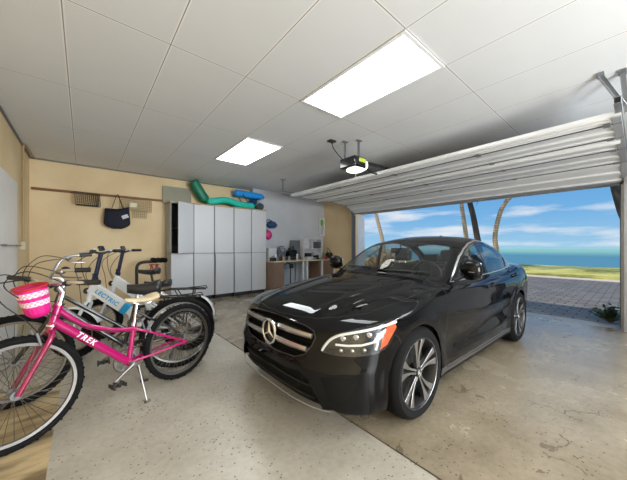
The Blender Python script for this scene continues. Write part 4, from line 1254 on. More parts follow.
def crank(t, x, z, ang, y=.07, L=.165, arm=M_silver, ring=True, R_=.085):
    b = MB(); b.tube([(x,-.075,z),(x,.075,z)], .016, 12)
    c = b.build('crank', M_grey, t)
    if ring:
        b = MB(); b.lathe([(R_-.014,-.050),(R_,-.050),(R_,-.046),(R_-.014,-.046)], (x,0,z), 'y', 36, closed=True)
        for i in range(5):
            a = i*2*math.pi/5; b.beam((x,-.048,z),(x+(R_-.008)*math.cos(a),-.048,z+(R_-.008)*math.sin(a)),.016,.004,up=(0,1,0))
        b.build('chainring', M_grey, c, fix=False)
    for s2 in (1,-1):
        a = ang if s2 > 0 else ang+math.pi
        e = Vector((x+L*math.cos(a), s2*(y+.012), z+L*math.sin(a)))
        b = MB(); b.tube([(x,s2*y,z),(x+L*.5*math.cos(a),s2*(y+.004),z+L*.5*math.sin(a)),tuple(e)], [.014,.010,.010], 10); b.build('crank_arm', arm, c)
        b = MB(); b.box(e+Vector((0,s2*.055,0)), (.085,.014,.026)); b.box(e+Vector((.036,s2*.055,0)), (.012,.085,.024)); b.box(e+Vector((-.036,s2*.055,0)), (.012,.085,.024)); b.tube([e,e+Vector((0,s2*.09,0))],.009,8); b.build('pedal', M_black, c, bevel=.002)
def chain(t, x, z, R_, xr, zr, rr=.036):
    b = MB(); P = []
    for i in range(13):
        a = math.pi/2-math.pi*i/12*1.0
        P.append((x+R_*math.cos(a), -.048, z+R_*math.sin(a)))
    for i in range(13):
        a = -math.pi/2-math.pi*i/12
        P.append((xr+rr*math.cos(a), -.040, zr+rr*math.sin(a)))
    b.tube(P, .0045, 5, closed=True); b.build('chain', m_brass, t, fix=False)
def text_on_tube(name, body, size, m, parent, p, q, r, u0, flat=False, bold=.0, spacing=1.0, shear=0.0, v0=0.0):
    """letters running from p to q on the left (+y) side of a tube of radius r"""
    p, q = Vector(p), Vector(q); X_ = (q-p).normalized(); Y_ = Vector((-X_.z*-1*0, 0, 0))
    Zt = Vector((0,1,0)); Y_ = Zt.cross(X_).normalized()
    o = text(name, body, size, m, parent, Matrix.Identity(4), .0012, shear, bold, spacing)
    me = o.data; c = p+(q-p)*u0
    bm = bmesh.new(); bm.from_mesh(me); bmesh.ops.subdivide_edges(bm, edges=[e for e in bm.edges if e.calc_length() > size*.25], cuts=2)
    for v in bm.verts:
        u, w_, d = v.co.x, v.co.y+v0, v.co.z
        yy = r if flat else math.sqrt(max(r*r-w_*w_, 1e-6))
        v.co = c+X_*u+Y_*w_+Zt*(yy+d)
    bm.to_mesh(me); bm.free()
    return o

# ---------------------------------------------------------------- pink bicycle in front
def place(name, label, P, Q, group=None):
    a = math.atan2(Q[1]-P[1], Q[0]-P[0])
    return thing(name, label, 'bicycle', (P[0], P[1], 0), a, group)
A = place('bicycle', 'magenta bicycle with a woven pink and white front basket and cream saddle', (.69,2.73), (-.31,2.36))
bike_wheel(A, 'rear_wheel', 0, 0, .335, .024, m_brim, cog=True)
bike_wheel(A, 'front_wheel', 1.068, 0, .335, .024, m_brim)
HB, HT = Vector((.900,0,.705)), Vector((.866,0,.822)); BB = Vector((.447,0,.300)); SJ = Vector((.415,0,.545))
b = MB()
b.tube([HB,HT], .024, 14); b.tube([HB+Vector((-.004,0,.020)), BB], .028, 14)
b.tube(smooth_pts([HT+Vector((.002,0,-.030)), (.745,0,.668),(.64,0,.612),(.54,0,.572),(.415,0,.552)],5), .018, 12)
b.tube([BB, (.406,0,.590)], .017, 12); b.ell(BB,(.030,.040,.030),14,8)
for s2 in (-1,1):
    b.tube(smooth_pts([SJ+Vector((0,s2*.012,.005)),(.30,s2*.035,.500),(.02,s2*.058,.350)],4), .0095, 8)
    b.tube(smooth_pts([BB+Vector((-.02,s2*.018,0)),(.30,s2*.040,.312),(0,s2*.060,.335)],4), .0105, 8)
    b.box((.006,s2*.058,.336), (.04,.006,.04))
fa_ = b.build('frame', m_pink, A, fix=False)
text_on_tube('frame_lettering', 'TREK', .050, mat('white_lettering', srgb(240,232,238), .4), fa_, HB+Vector((-.004,0,.020)), BB, .0285, .37, bold=.001, spacing=1.3, shear=.2)
text_on_tube('frame_lettering', '220', .030, mat('white_lettering', srgb(240,232,238), .4), fa_, HB+Vector((-.004,0,.020)), BB, .0285, .74) if False else None
b = MB()
b.tube([HB+Vector((.003,0,-.012)), HB+Vector((.012,0,-.045))], .024, 12)
for s2 in (-1,1): b.tube(smooth_pts([HB+Vector((.010,0,-.040)), HB+Vector((.016,s2*.045,-.065)), (.955,s2*.052,.56), (1.066,s2*.056,.338)],5), [.018]*5+[.017]*5+[.014]*6, 10)
fk = b.build('fork', m_pinkd, A, fix=False)
b = MB(); b.tube([HB+Vector((.002,0,-.012)),HB+Vector((0,0,.000))], .029, 16); b.build('lower_headset', M_chrome, A); b = MB(); b.tube([HT,HT+Vector((-.004,0,.015))], .029, 16); b.tube([HT+Vector((-.004,0,.01)),(.846,0,.905)], .017, 12); b.build('headset', M_chrome, A)
b = MB(); b.tube(smooth_pts([(.846,0,.900),(.870,0,.945),(.905,0,.965)],4), .016, 10)
b.tube(smooth_pts([(.955,-.30,.985),(.935,-.22,.985),(.905,-.05,.965),(.905,.05,.965),(.890,.22,.985),(.83,.31,.985)],6), .0115, 10)
hb = b.build('handlebar', M_silver, A, fix=False)
b = MB(); b.tube([(.945,-.26,.985),(1.0,-.40,.992)], .0165, 12); b.build('grip', M_black, hb)
b = MB(); b.tube([(.86,.26,.985),(.79,.36,.985)], .0165, 12); b.build('grip', M_black, hb)
for p, q in (((.95,-.24,.985),(1.09,-.34,.955)), ((.89,.20,.98),(.97,.30,.95))):
    b = MB(); b.ell(p,(.026,.022,.018),12,8); b.tube(smooth_pts([p, ((Vector(p)+Vector(q))/2+Vector((.03,0,0))), q],5), .007, 8, flat=.6); b.build('brake_lever', M_black, hb, fix=False)
b = MB()
b.tube(smooth_pts([(.95,-.22,.98),(1.10,-.12,1.03),(1.13,.0,.90),(1.02,.04,.75),(.95,.05,.62)],6), .003, 6)
b.tube(smooth_pts([(.90,.20,.98),(1.05,.14,1.06),(1.12,.05,.98),(1.0,.03,.85),(.88,.03,.76),(.70,.03,.63),(.45,.02,.54)],6), .003, 6)
b.build('brake_cables', M_black, A, fix=False)
# seat
b = MB(); b.tube([(.410,0,.57),(.384,0,.745)], .013, 12); b.tube([(.412,0,.575),(.408,0,.60)], .019, 12); b.build('seat_post', M_chrome, A)
saddle(A, .225, .475, .790, .155, m_cream)
crank(A, .447, .300, R(-32), arm=m_brim); chain(A, .447, .300, .085, 0, .335)
# brakes & guard
for s2 in (-1,1):
    b = MB(); b.tube([(.30,s2*.04,.50),(.325,s2*.05,.60)], .007, 6); b.build('rim_brake', M_grey, A)
    b = MB(); b.tube([(.965,s2*.045,.60),(.985,s2*.05,.68)], .007, 6); b.build('rim_brake', M_grey, A)
b = MB(); b.tube([(.40,.05,.27),(.39,.15,.006)], .006, 8); b.box((.39,.155,.008),(.04,.02,.012)); b.box((.41,.035,.285),(.05,.04,.03)); b.build('kickstand', m_brim, A)
b = MB(); b.tube(smooth_pts([(0,-.075,.31),(.03,-.08,.24),(.05,-.075,.18)],3), .010, 8); b.ell((.05,-.075,.19),(.02,.012,.03),10,6); b.build('derailleur', M_black, A)
# basket
m_bask, n, l, bs = node_mat('woven_basket')
tc = n.new('ShaderNodeTexCoord'); sep = n.new('ShaderNodeSeparateXYZ'); l.new(tc.outputs['UV'], sep.inputs[0])
def band(lo_, hi_):
    a = n.new('ShaderNodeMath'); a.operation = 'GREATER_THAN'; a.inputs[1].default_value = lo_; l.new(sep.outputs['Y'], a.inputs[0])
    c = n.new('ShaderNodeMath'); c.operation = 'LESS_THAN'; c.inputs[1].default_value = hi_; l.new(sep.outputs['Y'], c.inputs[0])
    d = n.new('ShaderNodeMath'); d.operation = 'MULTIPLY'; l.new(a.outputs[0], d.inputs[0]); l.new(c.outputs[0], d.inputs[1]); return d
ck = n.new('ShaderNodeTexChecker'); ck.inputs['Scale'].default_value = 1.0; mpp = n.new('ShaderNodeMapping'); mpp.inputs['Scale'].default_value = (36, 16, 1)
l.new(tc.outputs['UV'], mpp.inputs[0]); l.new(mpp.outputs[0], ck.inputs['Vector'])
B1, B2 = band(.40,.58), band(.70,.88)
mxx = n.new('ShaderNodeMath'); mxx.operation = 'MAXIMUM'; l.new(B1.outputs[0], mxx.inputs[0]); l.new(B2.outputs[0], mxx.inputs[1])
ad = n.new('ShaderNodeMath'); ad.operation = 'MULTIPLY_ADD'; ad.inputs[1].default_value = .55; ad.inputs[2].default_value = .45; l.new(ck.outputs['Fac'], ad.inputs[0])
ml_ = n.new('ShaderNodeMath'); ml_.operation = 'MULTIPLY'; l.new(mxx.outputs[0], ml_.inputs[0]); l.new(ad.outputs[0], ml_.inputs[1])
mc = n.new('ShaderNodeMixRGB'); mc.inputs[1].default_value = (*srgb(214,20,130),1); mc.inputs[2].default_value = (*srgb(240,226,234),1); l.new(ml_.outputs[0], mc.inputs[0])
rd = n.new('ShaderNodeMath'); rd.operation = 'GREATER_THAN'; rd.inputs[1].default_value = .96; l.new(sep.outputs['Y'], rd.inputs[0])
mr_ = n.new('ShaderNodeMixRGB'); mr_.inputs[2].default_value = (*srgb(190,20,44),1); l.new(rd.outputs[0], mr_.inputs[0]); l.new(mc.outputs[0], mr_.inputs[1])
l.new(mr_.outputs[0], bs.inputs['Base Color']); bs.inputs['Roughness'].default_value = .5
bp = n.new('ShaderNodeBump'); bp.inputs['Strength'].default_value = .6; bp.inputs['Distance'].default_value = .004; l.new(ck.outputs['Fac'], bp.inputs['Height']); l.new(bp.outputs[0], bs.inputs['Normal'])
V = []; NU, NV = 72, 16
for j in range(NV+1):
    v = j/NV; k = .70+.30*v**.8; k2 = 1.0 if v > .12 else (.75+2.1*v)
    for i in range(NU):
        a = 2*math.pi*i/NU; rib = 1+.018*math.cos(a*18)*(1 if j < NV-1 else 0)
        sp_ = lambda q: math.copysign(abs(q)**.8, q)
        V.append((.072*k*k2*rib*sp_(math.cos(a)), .092*k*k2*rib*sp_(math.sin(a)), .185*v))
b = MB(); b.add(V, [(j*NU+i, j*NU+(i+1) % NU, (j+1)*NU+(i+1) % NU, (j+1)*NU+i) for j in range(NV) for i in range(NU)]+[tuple(range(NU-1,-1,-1))])
bk = b.build('basket', m_bask, A, smooth=60, fix=False)
uv = bk.data.uv_layers.new(name='UVMap')
for p in bk.data.polygons:
    for li in p.loop_indices:
        vi = bk.data.loops[li].vertex_index; i = vi % NU; j = vi//NU; u = i/NU
        if u == 0 and any((bk.data.loops[q].vertex_index % NU) > NU/2 for q in p.loop_indices) and len(p.vertices) == 4: u = 1.0
        uv.data[li].uv = (u, j/NV)
so = bk.modifiers.new('s', 'SOLIDIFY'); so.thickness = .006
b = MB(); bk.location = (.960,0,.775); bk.rotation_euler = (0,R(13),0)
b.tube([(.074*math.copysign(abs(math.cos(a))**.8, math.cos(a)), .094*math.copysign(abs(math.sin(a))**.8, math.sin(a)), .186) for a in [2*math.pi*i/40 for i in range(40)]], .0075, 8, closed=True)
b.build('basket_rim', mat('red_weave', srgb(188,24,40), .5, bump=.5, scale=20), bk)
b = MB()
for s2 in (-1,1): b.tube(smooth_pts([(-.075,s2*.05,.16),(-.10,s2*.03,.16),(-.12,s2*.02,.15)],3), .008, 6)
b.build('basket_strap', M_black, bk, fix=False)

# ---------------------------------------------------------------- black bicycle behind it
B = place('bicycle', 'black-framed cruiser bicycle with silver swept-back handlebar, directly behind the magenta bicycle', (.74,2.98), (-.42,3.01))
bike_wheel(B, 'rear_wheel', 0, 0, .348, .027, m_brim, cog=True)
bike_wheel(B, 'front_wheel', 1.135, 0, .345, .027, m_brim, steer=R(4))
BB = Vector((.46,0,.315)); HB, HT = Vector((.912,0,.715)), Vector((.872,0,.855))
b = MB(); b.tube([HB,HT], .023, 12); b.tube([HT+Vector((.008,0,-.045)), (.437,0,.452)], .0155, 12); b.tube([HB+Vector((-.004,0,.02)), BB], .020, 12)
b.tube([BB,(.415,0,.48),(.360,0,.735)], .017, 12)
for s2 in (-1,1):
    b.tube([(.385,s2*.015,.620),(0,s2*.062,.348)], .009, 8); b.tube([BB+Vector((-.02,s2*.02,0)),(0,s2*.062,.348)], .010, 8)
b.ell(BB,(.030,.04,.030),12,8); b.build('frame', m_bikeblk, B, fix=False)
b = MB()
for s2 in (-1,1): b.tube(smooth_pts([HB+Vector((.006,0,-.02)),(.93,s2*.05,.67),(1.03,s2*.055,.50),(1.133,s2*.058,.345)],5), .013, 8)
b.build('fork', m_bikeblk, B, fix=False)
b = MB(); b.tube([HT,(.858,0,.905)], .016, 10); b.tube(smooth_pts([(.858,0,.90),(.885,0,.945),(.935,0,.955)],4), .014, 10)
P = [(.70,.36,1.03),(.80,.34,1.03),(.89,.26,1.02),(.93,.12,.975),(.935,0,.955)]
P = smooth_pts(P+[(x,-y*.97,z+.0) for x,y,z in reversed(P[:-1])],5)
P = [Vector((p.x, p.y, p.z+(.0 if p.y > 0 else -p.y*.28))) for p in P]
b.tube(P, .0115, 10); hb = b.build('handlebar', M_silver, B, fix=False)
for e0, e1 in ((P[0],P[4]), (P[-1],P[-5])):
    b = MB(); b.tube([e0+(e0-e1).normalized()*.01, e1], .0175, 12); b.build('grip', M_black, hb)
for s2, zz in ((1,1.02),(-1,1.10)):
    b = MB(); b.ell((.86,s2*.30,zz),(.03,.02,.02),10,6); b.tube(smooth_pts([(.87,s2*.30,zz),(.84,s2*.335,zz-.035),(.74,s2*.36,zz-.045)],4), .006, 8); b.build('brake_lever', m_brim, hb, fix=False)
b = MB(); b.ell((.84,.20,1.03),(.028,.028,.022),14,8); b.tube([(.86,.20,1.0),(.87,.20,1.02)],.01,8); b.build('bell', M_black, hb)
b = MB()
b.tube(smooth_pts([(.88,.28,1.02),(1.06,.18,1.06),(1.13,.05,.92),(1.02,.03,.75),(.95,.03,.66)],8), .003, 6)
b.tube(smooth_pts([(.88,-.28,1.10),(1.02,-.20,1.12),(1.10,-.04,.98),(1.0,.0,.80),(.88,.02,.76)],8), .003, 6)
b.tube(smooth_pts([(.86,-.26,1.10),(1.04,-.14,1.06),(1.06,.02,.90),(.95,.03,.78)],8), .003, 6)
b.build('brake_cables', M_black, B, fix=False)
b = MB(); b.tube([(.362,0,.72),(.345,0,.80)], .013, 10); b.build('seat_post', M_silver, B)
sb_ = saddle(B, .17, .44, .835, .21, m_vinyl, TH=2.6)
b = MB(); b.ell((.182,0,.828),(.014,.06,.030),16,8); b.build('seat_end', m_eblue, sb_)
crank(B, .46, .315, R(-25), arm=m_brim); chain(B, .46, .315, .085, 0, .348)
b = MB(); b.tube([(.40,.05,.27),(.33,.14,.006)], .009, 8); b.box((.32,.145,.008),(.06,.02,.014)); b.build('kickstand', M_black, B)
b = MB(); b.ell((.10,.09,.20),(.03,.03,.03)) if False else None

# ---------------------------------------------------------------- white electric folding bicycles
def ebike(P, Q, label, name_text, L=1.13, seat_tip=True):
    t = place('electric_bicycle', label, P, Q, None)
    bike_wheel(t, 'rear_wheel', 0, 0, .262, .040, m_brim, 24, cog=True)
    bike_wheel(t, 'front_wheel', L, 0, .262, .040, m_brim, 24)
    b = MB()
    p, q = Vector((.965,0,.765)), Vector((.615,0,.500))
    b.beam(p, q, .062, .112)
    b.tube([(.985,0,.655),(.935,0,.835)], .030, 14)
    b.tube([(.56,0,.36),(.600,0,.50)], .026, 12); b.tube([(.555,0,.32),(.500,0,.72)], .021, 12)
    b.beam((.61,0,.50),(.545,0,.47),.05,.09)
    for s2 in (-1,1):
        b.tube([(.505,s2*.02,.66),(.0,s2*.075,.275)], .011, 8); b.tube([(.555,s2*.03,.33),(0,s2*.078,.262)], .013, 8)
    b.ell((.555,0,.33),(.035,.045,.035),12,8)
    f = b.build('frame', m_ewhite, t, bevel=0, fix=False)
    b = MB(); d = (q-p).normalized(); b.beam(q-d*.055, q+d*.018, .066, .116); b.build('blue_hinge_block', m_eblue, f, bevel=.004)
    if name_text:
        text_on_tube('frame_lettering', 'LECTRIC', .064, m_eblue, f, p, q, .0315, .46, flat=True, bold=.002, spacing=1.12, shear=.15)
    b = MB()
    b.tube([(.985,0,.655),(.995,0,.60)], .028, 12)
    for s2 in (-1,1): b.tube(smooth_pts([(.995,0,.61),(1.0,s2*.06,.575),(1.06,s2*.066,.44),(L,s2*.07,.262)],4), .017, 8)
    b.build('fork', m_ewhite, t, fix=False)
    b = MB(); b.tube([(.935,0,.83),(.875,0,1.125)], .021, 14); b.tube([(.936,0,.825),(.928,0,.865)], .030, 14); b.box((.925,.02,.88),(.03,.03,.06)); b.build('folding_stem', m_navy, t)
    b = MB(); b.tube(smooth_pts([(.80,-.31,1.155),(.845,-.20,1.155),(.875,-.06,1.135),(.875,.06,1.135),(.845,.20,1.155),(.80,.31,1.155)],5), .012, 10); hb = b.build('handlebar', M_black, t, fix=False)
    for s2 in (-1,1):
        b = MB(); b.tube([(.835,s2*.20,1.155),(.79,s2*.335,1.155)], .0185, 12); b.build('grip', M_black, hb)
        b = MB(); b.ell((.86,s2*.16,1.155),(.022,.028,.02),10,6); b.tube(smooth_pts([(.87,s2*.17,1.155),(.93,s2*.22,1.15),(.90,s2*.32,1.14)],4), .006, 8); b.build('brake_lever', M_silver, hb, fix=False)
    b = MB(); b.box((.87,0,1.185),(.03,.075,.055),(0,R(25),0)); b.build('display', M_blackg, hb, bevel=.006)
    b = MB(); b.box((.89,.09,1.175),(.02,.03,.02)); b.build('control_pad', M_white, hb, bevel=.004)
    b = MB()
    b.tube(smooth_pts([(.86,.17,1.15),(.98,.14,1.10),(1.02,.05,.92),(.98,.03,.78)],7), .0035, 6)
    b.tube(smooth_pts([(.86,-.17,1.15),(1.00,-.14,1.06),(1.03,-.02,.90),(.97,-.02,.76)],7), .0035, 6)
    b.tube(smooth_pts([(.86,.12,1.15),(1.06,.10,1.02),(1.06,.04,.80),(1.04,.05,.50),(L,.06,.30)],7), .0035, 6)
    b.build('brake_cables', M_black, t, fix=False)
    b = MB(); b.ell((1.01,0,.72),(.03,.04,.035),14,8); b.build('headlight', M_black, t)
    b = MB(); b.tube([(.502,0,.70),((.34 if seat_tip else .53),0,(.75 if seat_tip else .84))], .015, 10); b.build('seat_post', M_black, t)
    sx, sz = (.16,.795) if seat_tip else (.42,.885)
    s = saddle(t, sx, sx+.28, sz, .215, m_vinyl, TH=1.6)
    b = MB()
    for s2 in (-1,1):
        b.tube(smooth_pts([(.34,s2*.05,.600),(.30,s2*.06,.625),(-.14,s2*.06,.625),(-.17,s2*.05,.625)],3), .008, 8)
        b.tube([(.02,s2*.085,.27),(-.02,s2*.062,.625)], .007, 8); b.tube([(.02,s2*.085,.27),(.22,s2*.06,.625)], .007, 8); b.tube([(.44,s2*.03,.60),(.32,s2*.05,.620)], .007, 8)
        b.tube([(.10,s2*.095,.625),(-.16,s2*.095,.65)], .006, 6); b.tube([(-.16,s2*.095,.65),(-.17,s2*.05,.625)], .006, 6)
    for x in (-.16,-.04,.08,.20): b.beam((x,-.06,.625),(x,.06,.625),.025,.008)
    b.build('luggage_rack', M_black, t, fix=False)
    for x0, nm, a0, a1 in ((0,'rear_fender',R(-5),R(178)), (L,'front_fender',R(25),R(165))):
        b = MB(); V = []; Nn = 26
        for i in range(Nn+1):
            a = a0+(a1-a0)*i/Nn; a = math.pi-a
            for yy, dr in ((-.052,-.014),(-.03,0),(.03,0),(.052,-.014)): V.append((x0+(.288+dr)*math.cos(a), yy, .262+(.288+dr)*math.sin(a)))
        b.add(V, [(i*4+j, i*4+j+1, (i+1)*4+j+1, (i+1)*4+j) for i in range(Nn) for j in range(3)]); o = b.build(nm, m_ewhite, t, fix=False)
        sm = o.modifiers.new('s','SOLIDIFY'); sm.thickness = .003
    b = MB(); b.box((-.285,0,.40),(.012,.05,.04),(0,R(-20),0)); b.build('rear_light', mat('red_lens', srgb(150,10,14), .2), t, bevel=.004)
    crank(t, .555, .33, R(-40), arm=M_black, R_=.075); chain(t, .555, .33, .075, 0, .262)
    b = MB(); b.tube([(.45,.06,.28),(.42,.16,.006)], .009, 8); b.build('kickstand', M_black, t)
    return t
ebike((.915,3.41), (-.08,3.95), 'white electric folding bicycle with blue lettering and a black saddle, nearer of the two', True)
ebike((1.16,3.98), (.16,4.54), 'white electric folding bicycle farther back, its saddle and black rack beside the cabinets', False, seat_tip=False)
# ================================================================ CABINETS
CX_ = [1.40, 1.866, 2.325, 2.80, 3.268, 3.70]
YC = 6.36
lab = ['leftmost tall grey cabinet with its upper door ajar over a dark shelf', 'second tall grey cabinet from the left in the row', 'middle tall grey cabinet in the row, its lower door slightly askew', 'fourth tall grey cabinet from the left in the row', 'rightmost tall grey cabinet, next to the workbench']
m_dark = mat('cabinet_inside', srgb(52,54,60), .7)
for i in range(5):
    x0, x1 = CX_[i], CX_[i+1]
    back = YB-.02 if x1 < 3.45 else YB-.21
    t = thing('storage_cabinet', lab[i], 'cabinet', ((x0+x1)/2, YC, 0))
    w_ = (x1-x0)/2-.002; D = back-YC
    b = MB()
    for s2 in (-1,1): b.bb((s2*w_, .0, .09), (s2*(w_-.018), D, 2.15))
    b.bb((-w_,D-.012,.09),(w_,D,2.15)); b.bb((-w_,0,2.135),(w_,D,2.15)); b.bb((-w_,0,.09),(w_,D,.108)); b.bb((-w_,0,1.045),(w_,D,1.065))
    b.build('body', M_cabside, t, smooth=0)
    b = MB(); b.bb((-w_+.02,.02,1.064),(w_-.02,D-.014,1.068)); b.bb((-w_+.02,.05,1.60),(w_-.02,D-.014,1.618)); b.bb((-w_+.019,D-.016,1.07),(w_-.019,D-.013,2.13)); b.bb((-w_+.0185,.02,1.07),(-w_+.021,D-.02,2.13)); b.bb((w_-.021,.02,1.07),(w_-.0185,D-.02,2.13)); b.bb((-w_+.02,.02,2.13),(w_-.02,D-.02,2.134)); b.build('shelf', m_dark, t, smooth=0)
    b = MB(); b.bb((-w_+.02,.05,0),(w_-.02,D-.02,.09)); b.build('plinth', m_dark, t, smooth=0)
    g = .010
    # upper door, hinged right
    b = MB(); wd = 2*w_-2*g; b.bb((-wd,-.018,0),(0,0,1.075)); o = b.build('upper_door', M_cab, t, bevel=.002, loc=(w_-g,-.002,1.068))
    if i == 0: o.rotation_euler = (0,0,R(34)); o.location.y = -.003
    b = MB(); b.bb((-wd+.0,-.018,0),(0,0,.945)); o = b.build('lower_door', M_cab, t, bevel=.002, loc=(w_-g,-.002,.098))
    if i == 2: o.rotation_euler = (0,0,R(5))
    if i == 3: o.rotation_euler = (0,0,R(2.5))
    b = MB(); b.bb((w_-.012,-.004,.10),(w_-.001,.002,2.14)); b.bb((-w_+.001,-.004,.10),(-w_+.012,.002,2.14)); b.build('edge_strip', M_grey, t, smooth=0)
b = MB(); b.bb((1.385,6.335,2.152),(3.44,YB-.02,2.172)); b.bb((3.44,6.335,2.152),(3.71,YB-.20,2.172)); o = b.build('cabinet_top_board', M_wood, None, smooth=0); tag(o, 'long raw plywood board lying across the tops of the grey cabinets', 'board')
# loose stuff in the open cabinet
b = MB(); b.box((1.60,6.62,1.085+.08),(.28,.22,.16)); o = b.build('storage_box', mat('dark_box', srgb(44,44,50), .6), None, bevel=.01); tag(o, 'dark box on the lower shelf inside the open cabinet', 'box')
# ---- things lying on top of the cabinets
ZT = 2.173
b = MB(); b.beam((1.33,6.76,ZT+.19),(1.93,6.76,ZT+.19),.02,.38,up=(0,0,1)); o = b.build('leaning_panel', mat('grey_green_panel', srgb(150,150,134), .6), None); tag(o, 'grey-green panel standing against the wall on top of the cabinets', 'panel'); 
m_teal = mat('teal_foam', srgb(34,196,176), .45, var=.1, bump=.1)
m_teald = mat('dark_teal_foam', srgb(10,120,92), .5, var=.1, bump=.1)
t = thing('lounge_chair', 'teal moulded lounge seat lying on top of the cabinets with its back raised', 'lounge chair', (2.3,6.55,ZT))
def slab(b, pts, hw, th, n=5, axis=(0,1,0)):
    P = smooth_pts(pts, n); k = len(P); A_ = Vector(axis); V = []
    m = 14
    for i, p in enumerate(P):
        d = (P[min(i+1,k-1)]-P[max(i-1,0)]).normalized(); nn = d.cross(A_).normalized()
        e = min(1, min(i, k-1-i)/3+.45)
        for j in range(m):
            a = 2*math.pi*j/m; c, s_ = math.cos(a), math.sin(a)
            V.append(p+A_*(hw*e**.5*math.copysign(abs(c)**.45, c))+nn*(th*e*math.copysign(abs(s_)**.6, s_)))
    b.add(V, [(i*m+j, i*m+(j+1) % m, (i+1)*m+(j+1) % m, (i+1)*m+j) for i in range(k-1) for j in range(m)]+[tuple(range(m)), tuple((k-1)*m+j for j in range(m))])
b = MB(); slab(b, [(-.10,0,.085),(.05,0,.10),(.25,0,.15),(.45,0,.155),(.65,0,.10),(.9,0,.09),(1.12,0,.082)], .17, .08); b.build('seat', m_teal, t, smooth=60)
b = MB(); slab(b, [(-.40,-.02,.52),(-.35,-.02,.45),(-.22,-.01,.25),(-.10,0,.10)], .14, .10); b.build('backrest', m_teald, t, smooth=60)
t.location = (2.30,6.56,ZT)
t = thing('lounge_chair', 'blue folding lounge chair lying folded on the cabinets, right of the teal seat', 'lounge chair', (3.20,6.58,ZT))
m_blu = mat('blue_vinyl', srgb(24,150,232), .4, var=.1); m_blud = mat('dark_blue_fabric', srgb(24,70,128), .6)
b = MB(); slab(b, [(-.30,0,.385),(-.15,0,.385),(.20,0,.375),(.52,0,.36)], .14, .085); b.build('pillow', m_blu, t, smooth=60)
b = MB(); slab(b, [(-.38,0,.17),(-.15,0,.10),(.10,0,.12),(.30,0,.26)], .13, .07); b.build('seat', m_blud, t, smooth=60)
for s2 in (-1,1):
    b = MB(); b.tube(smooth_pts([(-.85,s2*.14,.16),(-.6,s2*.14,.19),(-.34,s2*.14,.19),(-.20,s2*.14,.07),(.16,s2*.14,.07),(.44,s2*.14,.32)],4), .011, 8); b.build('frame_tube', M_silver, t)
    b = MB(); b.tube([(-.12,s2*.15,.36),(.06,s2*.15,.075),(.30,s2*.15,.30)], .010, 8); b.tube([(.06,s2*.15,.075),(.10,s2*.15,.012)], .012, 8); b.build('folding_leg', M_black, t)
b = MB(); b.ell((3.575,6.50,ZT+.10),(.12,.11,.095),18,12,pw=.85); o = b.build('duffel', mat('grey_green_cloth', srgb(58,84,84), .8, bump=.3), None); tag(o, 'small grey-green round bag at the right end on top of the cabinets', 'bag')

# ================================================================ LEFT BACK WALL
b = MB(); b.bb((XL+.02,YB-.022,2.20),(1.42,YB,2.245)); o = b.build('wall_rail', mat('brown_batten', srgb(126,84,48), .6, var=.2), None, bevel=.002); tag(o, 'brown wooden batten screwed along the back wall', 'rail')
# wire basket
def wire_grid(b, o, u, v, nu, nv, r=.003):
    o, u, v = Vector(o), Vector(u), Vector(v)
    for i in range(nu+1): b.tube([o+u*(i/nu), o+u*(i/nu)+v], r, 4)
    for j in range(nv+1): b.tube([o+v*(j/nv), o+v*(j/nv)+u], r, 4)
m_wire = mat('dark_wire', srgb(84,74,62), .5, .5)
t = thing('wire_basket', 'dark wire bicycle basket hanging from the brown batten', 'basket', (.04,6.66,1.96))
b = MB(); wire_grid(b,(-.17,-.11,.24),(.36,0,-.01),(.02,.02,-.22),12,4); wire_grid(b,(-.17,.10,.24),(.36,0,-.01),(.02,0,-.22),12,4)
wire_grid(b,(-.15,-.09,.02),(.32,0,0),(0,.19,0),10,4); wire_grid(b,(-.17,-.11,.24),(0,.21,0),(.02,0,-.22),5,4); wire_grid(b,(.19,-.11,.23),(0,.21,0),(-.02,0,-.21),5,4)
b.build('wire_cage', m_wire, t, fix=False)
b = MB(); b.tube([(-.17,-.11,.245),(.19,-.11,.235),(.19,.10,.235),(-.17,.10,.245)], .006, 6, closed=True); b.tube([(.02,.10,.24),(.02,.115,.275)], .006,6); b.build('rim_wire', m_wire, t, fix=False)
# mesh panel
t = thing('hanging_rack', 'pale wire grid rack hanging behind the navy tote bag', 'rack', (.86,6.75,1.85))
b = MB(); wire_grid(b,(-.30,.015,.35),(.56,0,-.02),(0,0,-.24),16,7,.0035); wire_grid(b,(-.08,.015,.11),(.25,0,0),(0,0,-.15),7,4,.0035); b.build('wire_mesh', mat('pale_wire', srgb(160,142,108), .5, .3), t, fix=False)
b = MB(); b.box((-.07,.004,.22),(.13,.006,.10)); b.build('card', mat('white_card', srgb(226,216,190), .7), t)
# tote
m_tote = mat('navy_canvas', srgb(16,20,40), .8, bump=.4, scale=14)
t = thing('tote_bag', 'navy blue tote bag hanging by its handles from the brown batten', 'bag', (.51,6.64,1.56))
b = MB(); V = []; n_, m_ = 14, 28
for j in range(n_+1):
    v = j/n_; hw = .225*(1-.12*v)*(math.sin(min(1,(v+.04)*3.2)*math.pi/2)**.7); th = .085*(1-v)**.4*math.sin(min(1,(v+.05)*4)*math.pi/2)+.012
    for i in range(m_):
        a = 2*math.pi*i/m_; c, s_ = math.cos(a), math.sin(a)
        V.append((hw*math.copysign(abs(c)**.7,c), th*math.copysign(abs(s_)**.8,s_), .40*v+.018*math.cos(a*2+1)*v+(.03*(c) * v)))
b.add(V, [(j*m_+i, j*m_+(i+1) % m_, (j+1)*m_+(i+1) % m_, (j+1)*m_+i) for j in range(n_) for i in range(m_)]+[tuple(range(m_-1,-1,-1))]); b.build('bag_body', m_tote, t, smooth=70)
